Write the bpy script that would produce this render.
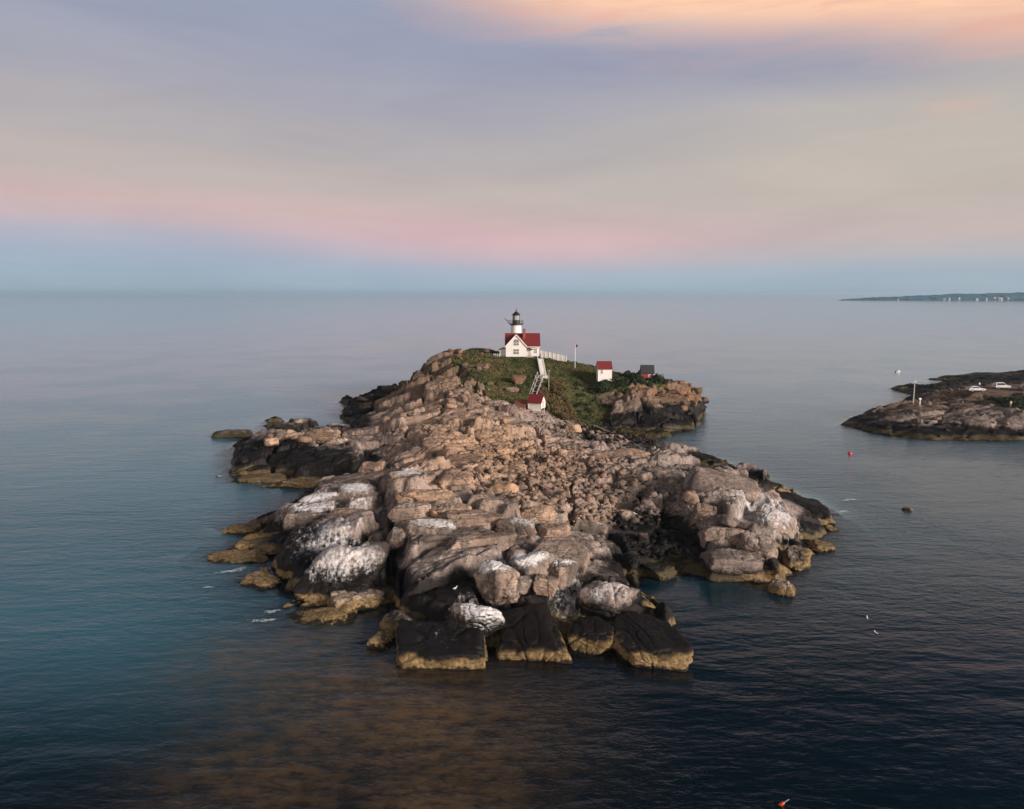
import bpy, bmesh, math, random
import numpy as np
from mathutils import Vector, Matrix

for _o in list(bpy.data.objects):
    bpy.data.objects.remove(_o, do_unlink=True)
SC = bpy.context.scene
COL = SC.collection
R = math.radians

# ------------------------------------------------------------------ camera
cam_d = bpy.data.cameras.new('camera')
cam_d.sensor_fit = 'HORIZONTAL'
cam_d.angle = 2 * math.atan(512 / 750)
cam_d.clip_start = 0.5
cam_d.clip_end = 90000
cam = bpy.data.objects.new('camera', cam_d)
COL.objects.link(cam)
CAM_H = 32.0
cam.location = (0, 0, CAM_H)
cam.rotation_euler = (R(90) - math.atan(111 / 750), 0, 0)
SC.camera = cam

# ------------------------------------------------------------------ sky, sun, exposure
SUN_ELEV, SUN_AZ = 7.0, 126.0          # degrees; azimuth clockwise from +Y: behind the camera, to its right
SUN_STRENGTH = 5.0
EXPOSURE = 0.12
SC.view_settings.view_transform = 'Standard'
SC.view_settings.look = 'None'
SC.view_settings.gamma = 1.0
SC.view_settings.exposure = EXPOSURE
SC.view_settings.use_curve_mapping = False


def lin(r, g, b):
    f = lambda c: (c / 255 / 12.92) if c / 255 <= 0.04045 else ((c / 255 + 0.055) / 1.055) ** 2.4
    return (f(r), f(g), f(b), 1.0)


class NT:
    """small helper round a node tree"""
    def __init__(self, tree):
        self.t = tree
        self.n = tree.nodes
        self.l = tree.links
        self.n.clear()

    def node(self, kind, **kw):
        nd = self.n.new(kind)
        for k, v in kw.items():
            setattr(nd, k, v)
        return nd

    def put(self, sock, v):
        if isinstance(v, bpy.types.NodeSocket):
            self.l.new(v, sock)
        elif v is not None:
            sock.default_value = v

    def math(self, op, a, b=None, c=None, clamp=False):
        nd = self.node('ShaderNodeMath', operation=op, use_clamp=clamp)
        self.put(nd.inputs[0], a)
        if b is not None:
            self.put(nd.inputs[1], b)
        if c is not None:
            self.put(nd.inputs[2], c)
        return nd.outputs[0]

    def mix(self, f, a, b, blend='MIX'):
        nd = self.node('ShaderNodeMix', data_type='RGBA', blend_type=blend)
        self.put(nd.inputs[0], f)
        self.put(nd.inputs[6], a)
        self.put(nd.inputs[7], b)
        return nd.outputs[2]

    def step(self, x, lo, hi, a=0.0, b=1.0):
        nd = self.node('ShaderNodeMapRange', interpolation_type='SMOOTHSTEP')
        self.put(nd.inputs[0], x)
        self.put(nd.inputs[1], lo)
        self.put(nd.inputs[2], hi)
        self.put(nd.inputs[3], a)
        self.put(nd.inputs[4], b)
        return nd.outputs[0]

    def noise(self, vec, scale, detail=3.0, rough=0.55, dist=0.0):
        nd = self.node('ShaderNodeTexNoise')
        self.put(nd.inputs['Vector'], vec)
        self.put(nd.inputs['Scale'], scale)
        nd.inputs['Detail'].default_value = detail
        nd.inputs['Roughness'].default_value = rough
        nd.inputs['Distortion'].default_value = dist
        return nd.outputs[0]

    def mapping(self, vec, loc=(0, 0, 0), rot=(0, 0, 0), scale=(1, 1, 1)):
        nd = self.node('ShaderNodeMapping')
        self.put(nd.inputs[0], vec)
        nd.inputs[1].default_value = loc
        nd.inputs[2].default_value = rot
        nd.inputs[3].default_value = scale
        return nd.outputs[0]

    def ramp(self, f, stops, interp='EASE'):
        nd = self.node('ShaderNodeValToRGB')
        self.put(nd.inputs[0], f)
        cr = nd.color_ramp
        cr.interpolation = interp
        while len(cr.elements) < len(stops):
            cr.elements.new(0.5)
        for e, (p, c) in zip(cr.elements, stops):
            e.position = p
            e.color = c
        return nd.outputs[0]


world = bpy.data.worlds.new('World')
SC.world = world
world.use_nodes = True
w = NT(world.node_tree)
tc = w.node('ShaderNodeTexCoord').outputs['Generated']
sep = w.node('ShaderNodeSeparateXYZ')
w.l.new(tc, sep.inputs[0])
dx, dy, dz = sep.outputs
elev = w.math('MULTIPLY', w.math('ARCSINE', dz), 180 / math.pi)        # degrees above the horizon
azim = w.math('MULTIPLY', w.math('ARCTAN2', dx, dy), 180 / math.pi)    # degrees right of north
comb = w.node('ShaderNodeCombineXYZ')
w.l.new(azim, comb.inputs[0])
w.l.new(elev, comb.inputs[1])
sky_uv = comb.outputs[0]
bands = w.noise(w.mapping(sky_uv, scale=(0.022, 0.16, 1)), 1.0, 4.0, 0.5)
wob = w.math('MULTIPLY', w.math('SUBTRACT', bands, 0.5), 2.6)
# the twilight bands sink a little to the right
el2 = w.math('ADD', w.math('ADD', w.math('ADD', elev, w.step(w.math('ABSOLUTE', azim), 32.0, 0.0, 0.0, 0.9)), w.math('MULTIPLY', azim, 0.012)), w.math('MULTIPLY', wob, w.step(elev, 1.0, 7.0)))
f_el = w.math('DIVIDE', el2, 40.0, clamp=True)
left = w.ramp(f_el, [(0.0, lin(150, 168, 180)), (0.03, lin(154, 173, 187)), (0.06, lin(160, 174, 190)), (0.092, lin(172, 174, 188)), (0.125, lin(192, 174, 178)),
                     (0.15, lin(196, 174, 172)), (0.20, lin(184, 174, 170)), (0.28, lin(171, 167, 170)), (0.36, lin(158, 159, 172)), (0.44, lin(150, 156, 174)),
                     (0.52, lin(143, 155, 178)), (0.64, lin(104, 122, 146)), (0.80, lin(46, 64, 84)), (1.0, lin(22, 36, 52))])
right = w.ramp(f_el, [(0.0, lin(148, 166, 177)), (0.03, lin(155, 172, 183)), (0.055, lin(162, 173, 184)), (0.08, lin(180, 176, 178)), (0.11, lin(190, 176, 172)),
                      (0.17, lin(186, 177, 169)), (0.24, lin(187, 179, 169)), (0.31, lin(178, 173, 169)), (0.38, lin(166, 164, 171)), (0.45, lin(165, 162, 174)),
                      (0.50, lin(154, 157, 175)), (0.58, lin(104, 120, 144)), (0.68, lin(60, 80, 104)), (0.80, lin(28, 46, 64))])
front = w.mix(w.step(azim, -8.0, 30.0), left, right)
# pink belt strongest near the middle of the view
pink = w.math('MULTIPLY', w.step(w.math('ABSOLUTE', w.math('SUBTRACT', el2, 4.3)), 2.4, 0.0), w.step(w.math('ABSOLUTE', azim), 26.0, 2.0))
front = w.mix(w.math('MULTIPLY', pink, 0.5), front, lin(216, 174, 174))
# sun-lit cloud streak across the top right
wisp = w.noise(w.mapping(sky_uv, rot=(0, 0, R(9)), scale=(0.075, 0.38, 1)), 1.0, 8.0, 0.62, 0.9)
e_bot = w.math('SUBTRACT', 18.9, w.math('MULTIPLY', w.math('ADD', azim, 9.4), 0.112))
above = w.math('SUBTRACT', elev, w.math('ADD', e_bot, w.math('MULTIPLY', w.math('SUBTRACT', wisp, 0.5), 5.2)))
streak = w.math('MULTIPLY', w.step(above, -1.4, 3.0), w.step(above, 6.5, 3.0))
streak = w.math('MULTIPLY', streak, w.math('MULTIPLY', w.step(azim, -15.0, 6.0), w.step(azim, 75.0, 40.0)))
front = w.mix(w.math('MULTIPLY', streak, 0.95), front, w.mix(w.step(wisp, 0.3, 0.7), lin(226, 176, 156), lin(252, 206, 170)))
puff = w.math('MULTIPLY', w.step(w.math('ABSOLUTE', w.math('SUBTRACT', azim, 29.5)), 3.6, 0.0), w.step(w.math('ABSOLUTE', w.math('SUBTRACT', elev, 11.6)), 0.9, 0.0))
front = w.mix(w.math('MULTIPLY', puff, 0.35), front, lin(214, 176, 160))
# slate-blue cloud bank under the streak
bank = w.math('MULTIPLY', w.step(w.math('ABSOLUTE', w.math('SUBTRACT', w.math('ADD', elev, w.math('MULTIPLY', azim, 0.06)), 16.6)), 3.2, 0.2),
              w.math('MULTIPLY', w.step(azim, -30.0, 5.0), w.step(azim, 33.0, 22.0)))
front = w.mix(w.math('MULTIPLY', bank, w.math('MULTIPLY', bands, 1.0)), front, lin(140, 146, 170))
mott = w.noise(w.mapping(sky_uv, loc=(3, 7, 0), rot=(0, 0, R(4)), scale=(0.06, 0.30, 1)), 1.0, 8.0, 0.6, 0.5)
front = w.mix(1.0, front, w.ramp(mott, [(0.25, (1.0, 1.0, 1.02, 1)), (0.75, (1.16, 1.15, 1.13, 1))], 'LINEAR'), 'MULTIPLY')
# the afterglow behind the camera: physical low-sun sky plus its lit cloud
nish = w.node('ShaderNodeTexSky', sky_type='NISHITA')
nish.sun_disc = False
nish.sun_elevation = R(SUN_ELEV)
nish.sun_rotation = R(SUN_AZ)
nish.air_density = 1.5
nish.dust_density = 3.0
front = w.mix(1.0, front, (0.95, 0.945, 0.95, 1), 'MULTIPLY')
nsk = w.mix(1.0, nish.outputs[0], (0.08, 0.08, 0.08, 1), 'MULTIPLY')
glow = w.ramp(w.math('DIVIDE', elev, 90.0, clamp=True), [(0.0, (1.10, 0.74, 0.58, 1)), (0.12, (1.12, 0.84, 0.72, 1)), (0.33, (0.50, 0.46, 0.47, 1)), (0.6, (0.08, 0.11, 0.15, 1)), (1.0, (0.022, 0.03, 0.045, 1))], 'LINEAR')
back = w.mix(0.25, glow, nsk, 'ADD')
f_back = w.step(w.math('ABSOLUTE', azim), 62.0, 140.0)
sky = w.mix(f_back, front, back)
top = w.step(elev, 42.0, 75.0)
sky = w.mix(top, sky, (0.022, 0.032, 0.045, 1))
bgn = w.node('ShaderNodeBackground')
w.l.new(sky, bgn.inputs[0])
bgn.inputs[1].default_value = 1.0
wo = w.node('ShaderNodeOutputWorld')
w.l.new(bgn.outputs[0], wo.inputs[0])

sun_d = bpy.data.lights.new('sun', 'SUN')
sun_d.energy = SUN_STRENGTH
sun_d.angle = R(14)
sun_d.color = (1.0, 0.86, 0.76)
sun = bpy.data.objects.new('sun', sun_d)
COL.objects.link(sun)
_a, _e = R(SUN_AZ), R(SUN_ELEV + 9)
_dir = Vector((math.sin(_a) * math.cos(_e), math.cos(_a) * math.cos(_e), math.sin(_e)))
sun.rotation_euler = (-_dir).to_track_quat('-Z', 'Y').to_euler()
sun.location = _dir * 400

SC.render.engine = 'CYCLES'
SC.cycles.max_bounces = 6
SC.cycles.transparent_max_bounces = 8
SC.cycles.volume_bounces = 1

# ------------------------------------------------------------------ numpy noise
def _h(ix, iy, iz, seed):
    n = (ix.astype(np.int64) * 374761393 + iy.astype(np.int64) * 668265263 + iz.astype(np.int64) * 2147483647 + seed * 974634721) & 0xFFFFFFFF
    n = ((n ^ (n >> 13)) * 1274126177) & 0xFFFFFFFF
    n = ((n ^ (n >> 16)) * 2246822519) & 0xFFFFFFFF
    n = n ^ (n >> 15)
    return (n & 0xFFFFFF) / float(0xFFFFFF)


def vn3(x, y, z, seed=0):
    x0, y0, z0 = np.floor(x), np.floor(y), np.floor(z)
    fx, fy, fz = x - x0, y - y0, z - z0
    fx, fy, fz = [f * f * f * (f * (f * 6 - 15) + 10) for f in (fx, fy, fz)]
    x0, y0, z0 = x0.astype(np.int64), y0.astype(np.int64), z0.astype(np.int64)
    out = 0
    for i in (0, 1):
        for j in (0, 1):
            for k in (0, 1):
                out = out + _h(x0 + i, y0 + j, z0 + k, seed) * (fx if i else 1 - fx) * (fy if j else 1 - fy) * (fz if k else 1 - fz)
    return out * 2 - 1


def vn2(x, y, seed=0):
    x0, y0 = np.floor(x), np.floor(y)
    fx, fy = x - x0, y - y0
    fx, fy = [f * f * f * (f * (f * 6 - 15) + 10) for f in (fx, fy)]
    x0, y0 = x0.astype(np.int64), y0.astype(np.int64)
    zz = np.zeros_like(x0)
    out = 0
    for i in (0, 1):
        for j in (0, 1):
            out = out + _h(x0 + i, y0 + j, zz, seed) * (fx if i else 1 - fx) * (fy if j else 1 - fy)
    return out * 2 - 1


def fbm2(x, y, scale, octv=4, seed=0, gain=0.5):
    a, s, out = 1.0, 1.0 / scale, 0
    for o in range(octv):
        out = out + a * vn2(x * s + o * 17.3, y * s - o * 9.1, seed + o)
        a *= gain
        s *= 2.03
    return out


def worley(x, y, size, seed, rot=0.0, aniso=1.0, p=2.6, jit=0.85):
    c, s = math.cos(rot), math.sin(rot)
    u = (x * c + y * s) / (size * aniso)
    v = (-x * s + y * c) / size
    iu, iv = np.floor(u).astype(np.int64), np.floor(v).astype(np.int64)
    f1 = np.full(u.shape, 9.0)
    f2 = np.full(u.shape, 9.0)
    ident = np.zeros(u.shape)
    tx = np.zeros(u.shape)
    ty = np.zeros(u.shape)
    for i in (-1, 0, 1):
        for j in (-1, 0, 1):
            cu, cv = iu + i, iv + j
            su = cu + 0.5 + (_h(cu, cv, np.zeros_like(cu), seed) - 0.5) * jit
            sv = cv + 0.5 + (_h(cu, cv, np.ones_like(cu), seed) - 0.5) * jit
            du, dv = u - su, v - sv
            d = (np.abs(du) ** p + np.abs(dv) ** p) ** (1 / p)
            near = d < f1
            f2 = np.where(near, f1, np.minimum(f2, d))
            f1 = np.where(near, d, f1)
            ident = np.where(near, _h(cu, cv, np.full_like(cu, 2), seed), ident)
            tx = np.where(near, du * (_h(cu, cv, np.full_like(cu, 3), seed) - 0.5) * 2, tx)
            ty = np.where(near, dv * (_h(cu, cv, np.full_like(cu, 4), seed) - 0.5) * 2, ty)
    return f1, f2 - f1, ident, tx + ty


def sst(x, a, b):
    t = np.clip((x - a) / (b - a), 0, 1)
    return t * t * (3 - 2 * t)


def poly_dist(px, py, poly):
    """signed distance, positive inside"""
    best = np.full(px.shape, 1e9)
    inside = np.zeros(px.shape, bool)
    n = len(poly)
    for i in range(n):
        ax, ay = poly[i][:2]
        bx, by = poly[(i + 1) % n][:2]
        ex, ey = bx - ax, by - ay
        t = np.clip(((px - ax) * ex + (py - ay) * ey) / (ex * ex + ey * ey + 1e-9), 0, 1)
        best = np.minimum(best, np.hypot(px - ax - t * ex, py - ay - t * ey))
        cross = ((ay > py) != (by > py))
        with np.errstate(divide='ignore', invalid='ignore'):
            xi = ax + (py - ay) / (by - ay if by != ay else 1e-9) * ex
        inside ^= cross & (px < xi)
    return np.where(inside, best, -best)


def rbf(ctrl):
    c = np.array(ctrl, float)
    d = np.hypot(c[:, None, 0] - c[None, :, 0], c[:, None, 1] - c[None, :, 1])
    n = len(c)
    A = np.zeros((n + 1, n + 1))
    A[:n, :n] = -d + np.eye(n) * -0.0 + np.eye(n) * 0.6
    A[:n, n] = A[n, :n] = 1
    w_ = np.linalg.solve(A, np.r_[c[:, 2], 0])

    def f(x, y):
        sh = x.shape
        x, y = x.ravel(), y.ravel()
        out = np.empty(x.shape)
        for i in range(0, len(x), 40000):
            dd = np.hypot(x[i:i + 40000, None] - c[None, :, 0], y[i:i + 40000, None] - c[None, :, 1])
            out[i:i + 40000] = -dd @ w_[:n] + w_[n]
        return out.reshape(sh)
    return f

# ---- the place, in metres: x to the right, y away from the camera, z up
CTRL = [(-9.9, 62.7, 1.6),(-6.5, 63.5, 1.7),(-2.9, 64.3, 1.8),(1.7, 65.2, 1.4),(1.7, 69.2, 2.6),(7.4, 67.3, 1.9),(11.4, 62.9, 1.5),(13.4, 69.4, 2.0),(9.9, 72.0, 3.0),(13.9, 78.1, 2.0),(-1.2, 72.6, 3.8),(2.9, 75.3, 4.4),(8.3, 76.4, 4.0),(-11.3, 72.0, 3.0),(-7.4, 73.4, 3.5),(-13.1, 71.0, 1.8),(-17.5, 72.4, 0.7),(-22.3, 75.0, 1.0),(-17.0, 75.3, 2.2),(-19.1, 80.1, 3.8),(-16.5, 84.1, 4.8),(-25.0, 89.7, 3.0),(-28.6, 89.0, 1.3),(-33.1, 91.0, 0.6),(-27.7, 95.0, 4.0),(-23.7, 100.6, 5.2),(-19.4, 99.4, 5.5),(-12.4, 80.2, 4.9),(-8.2, 82.6, 5.3),(-3.6, 80.2, 4.9),(-11.4, 90.4, 6.0),(-12.7, 100.6, 6.6),(-7.6, 106.5, 6.6),(-16.4, 107.4, 6.4),(1.0, 86.7, 5.2),(5.7, 85.4, 4.4),(9.0, 83.5, 3.2),(12.7, 93.4, 1.8),(16.1, 90.8, 0.7),(20.0, 85.7, 0.6),(17.1, 97.1, 2.0),(11.5, 94.7, 3.4),(3.7, 96.6, 4.9),(9.7, 104.3, 4.2),(-1.7, 105.4, 5.4),(-5.2, 119.5, 6.0),(1.3, 120.3, 5.0),(7.6, 115.8, 4.4),(13.4, 110.9, 4.0),(17.1, 105.4, 3.9),(9.1, 139.5, 3.6),(15.0, 124.7, 4.0),(22.2, 127.1, 4.0),(26.3, 121.9, 4.3),(21.7, 107.0, 5.0),(27.7, 108.0, 5.5),(31.9, 107.0, 5.0),(24.5, 94.8, 5.4),(29.9, 95.5, 5.2),(34.0, 95.9, 4.4),(39.6, 99.8, 2.3),(41.7, 98.0, 1.0),(26.5, 87.8, 3.6),(29.1, 84.7, 3.4),(33.9, 87.9, 2.3),(23.8, 82.4, 1.8),(29.8, 79.8, 1.0),(38.7, 90.8, 0.7),(22.3, 90.6, 1.4),(21.0, 96.4, 2.2),(39.1, 117.8, 2.6),(-50.1, 134.0, 1.0),(-57.8, 156.6, 1.2),(-51.9, 158.3, 2.6),(-43.0, 149.6, 3.2),(-35.2, 142.4, 3.6),(-44.4, 140.6, 2.4),(-34.0, 130.1, 2.8),(-41.8, 126.3, 1.0),(-30.7, 123.4, 1.2),(-25.9, 125.0, 2.2),(-26.4, 136.8, 3.2),(-19.3, 126.9, 4.4),(-32.2, 146.4, 3.2),(-23.0, 138.5, 3.8),(-22.6, 148.7, 4.8),(-14.8, 133.2, 5.8),(-14.3, 146.6, 7.2),(-8.3, 146.6, 7.2),(-13.5, 161.8, 8.6),(-20.3, 163.6, 7.0),(-28.8, 174.9, 3.6),(-32.3, 168.1, 2.4),(-39.5, 199.0, 1.6),(-29.8, 197.4, 4.0),(-38.1, 222.8, 1.6),(-37.7, 251.0, 1.5),(-28.6, 204.1, 3.6),(-26.5, 201.6, 11.3),(-25.2, 195.6, 10.6),(-24.2, 212.9, 13.0),(-20.4, 218.0, 14.3),(-11.5, 233.8, 15.2),(-5.1, 224.1, 15.0),(-10.7, 189.7, 11.5),(-15.0, 179.9, 9.4),(-5.3, 179.3, 9),(-3.1, 191.6, 11.3),(-1.9, 204.8, 14.0),(7.2, 207.1, 13.8),(2.2, 201.6, 13.2),(4.5, 186.8, 9.3),(-0.5, 174.8, 7.2),(4.8, 169.4, 5.2),(-2.5, 153.7, 6),(1.6, 147.6, 5),(10.5, 161.3, 3.6),(6.8, 179.0, 6.6),(13.3, 207.6, 13.2),(20.2, 206.4, 12.2),(24.6, 199.3, 11.0),(30.7, 202.5, 10.4),(36.2, 195.7, 9.8),(41.7, 194.2, 8.4),(45.8, 191.4, 6.4),(48.3, 190.9, 4.4),(21.2, 178.0, 1.4),(30.0, 173.2, 0.8),(39.8, 174.8, 0.5),(23.5, 187.8, 7.4),(31.7, 184.0, 7.4),(39.9, 185.4, 6.2),(17.7, 193.1, 4.6),(14.2, 181.3, 3.8),(12.1, 187.6, 9.2),(16.1, 190.9, 10.6),(17.4, 164.8, 1.4),(25.8, 160.9, 0.8),(12.9, 158.2, 2.4),(20.4, 150.3, 1.6),(-20, 250, 7),(5, 248, 8),(25, 238, 6.5),(40, 222, 4.5),(-33, 235, 3.5),(0, 228, 13.5),(20, 222, 10.5),(-36, 215, 3.0)]
SHORE = [(-12.8, 64.4),(-10.2, 61.6),(-2.8, 60.9),(-1.8, 62.9),(-1.2, 62.2),(4.2, 61.5),(5.4, 65.0),(8.8, 64.4),(8.7, 61.5),(13.1, 62.4),(15.9, 67.7),(15.5, 74.5),(14.7, 78.5),(16.3, 81.5),(20.3, 81.8),(23.5, 80.9),(28.4, 80.3),(28.6, 76.1),(32.0, 80.3),(34.9, 86.6),(40.6, 89.8),(43.0, 94.8),(47.0, 106.0),(47.0, 114.0),(45.6, 118.8),(43.9, 125.4),(42.4, 137.4),(37.7, 147.1),(32.0, 147.1),(29.9, 157.1),(36.3, 167.4),(42.9, 174.9),(48.1, 189.1),(52.6, 204.0),(49, 222),(38, 242),(15, 262),(-10, 268),(-30, 263),(-41, 251),(-47, 235),(-52.2, 225.6),(-46.9, 209.5),(-46.2, 198.8),(-39.4, 181.8),(-38.0, 171.1),(-40.8, 169.8),(-47.4, 180.4),(-55.1, 187.6),(-62.4, 189.1),(-58.0, 171.1),(-60.2, 156.1),(-53.8, 140.8),(-49.1, 125.4),(-42.5, 120.7),(-36.6, 121.4),(-33.5, 124.0),(-29.7, 122.7),(-33.9, 116.4),(-34.3, 107.5),(-35.7, 103.5),(-39.1, 100.3),(-33.2, 96.0),(-35.6, 92.8),(-37.4, 89.1),(-35.1, 86.9),(-30.8, 88.7),(-30.4, 84.0),(-30.2, 79.4),(-27.5, 77.4),(-26.0, 78.5),(-22.5, 75.8),(-24.8, 72.3),(-23.2, 69.5),(-19.2, 69.0),(-14.4, 72.3),(-12.6, 70.4),(-13.6, 66.0)]
HEAD_CTRL = [(82.4, 180.3, 1.0),(87.8, 176.6, 2.6),(93.1, 177.7, 3.4),(100.8, 178.8, 4.2),(107.6, 178.0, 4.8),(111.2, 172.3, 5.2),(114.8, 167.5, 5.5),(118.5, 160.2, 6),(90.7, 172.7, 1.6),(98.0, 165.1, 1.8),(108.4, 164.0, 2.0),(117.8, 161.6, 2),(115.1, 199.8, 4.2),(118.7, 192.6, 5.2),(120.4, 183.3, 6.0),(125.9, 180.4, 6.4),(126.5, 199.0, 6.2),(132.5, 198.0, 6.6),(138.3, 194.9, 7),(126.3, 227.5, 2.2),(129.0, 244.2, 1.0),(136.2, 234.1, 2.6),(145.1, 241.3, 3),(163.5, 254.9, 2.4),(176.9, 259.6, 2.2),(153.4, 273.6, 0.6),(170.8, 278.1, 1.2),(186.4, 285.1, 1.2),(169.5, 230.4, 4),(151.4, 176.2, 7),(330, 260, 5),(200, 300, 0.8),(250, 250, 5)]
HEAD_SHORE = [(80.8, 183.2),(83.0, 171.1),(90.1, 162.7),(103.7, 161.5),(121.0, 162.7),(167.5, 167.4),(330, 180),(330, 330),(201.1, 307.7),(180.8, 299.9),(167.8, 292.5),(156.6, 282.1),(157.9, 272.4),(144.4, 260.4),(140.5, 266.3),(127.3, 254.8),(127.4, 244.3),(128.4, 236.9),(117.7, 223.4),(113.9, 209.5),(103.5, 204.0),(91.2, 193.9)]
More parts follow.
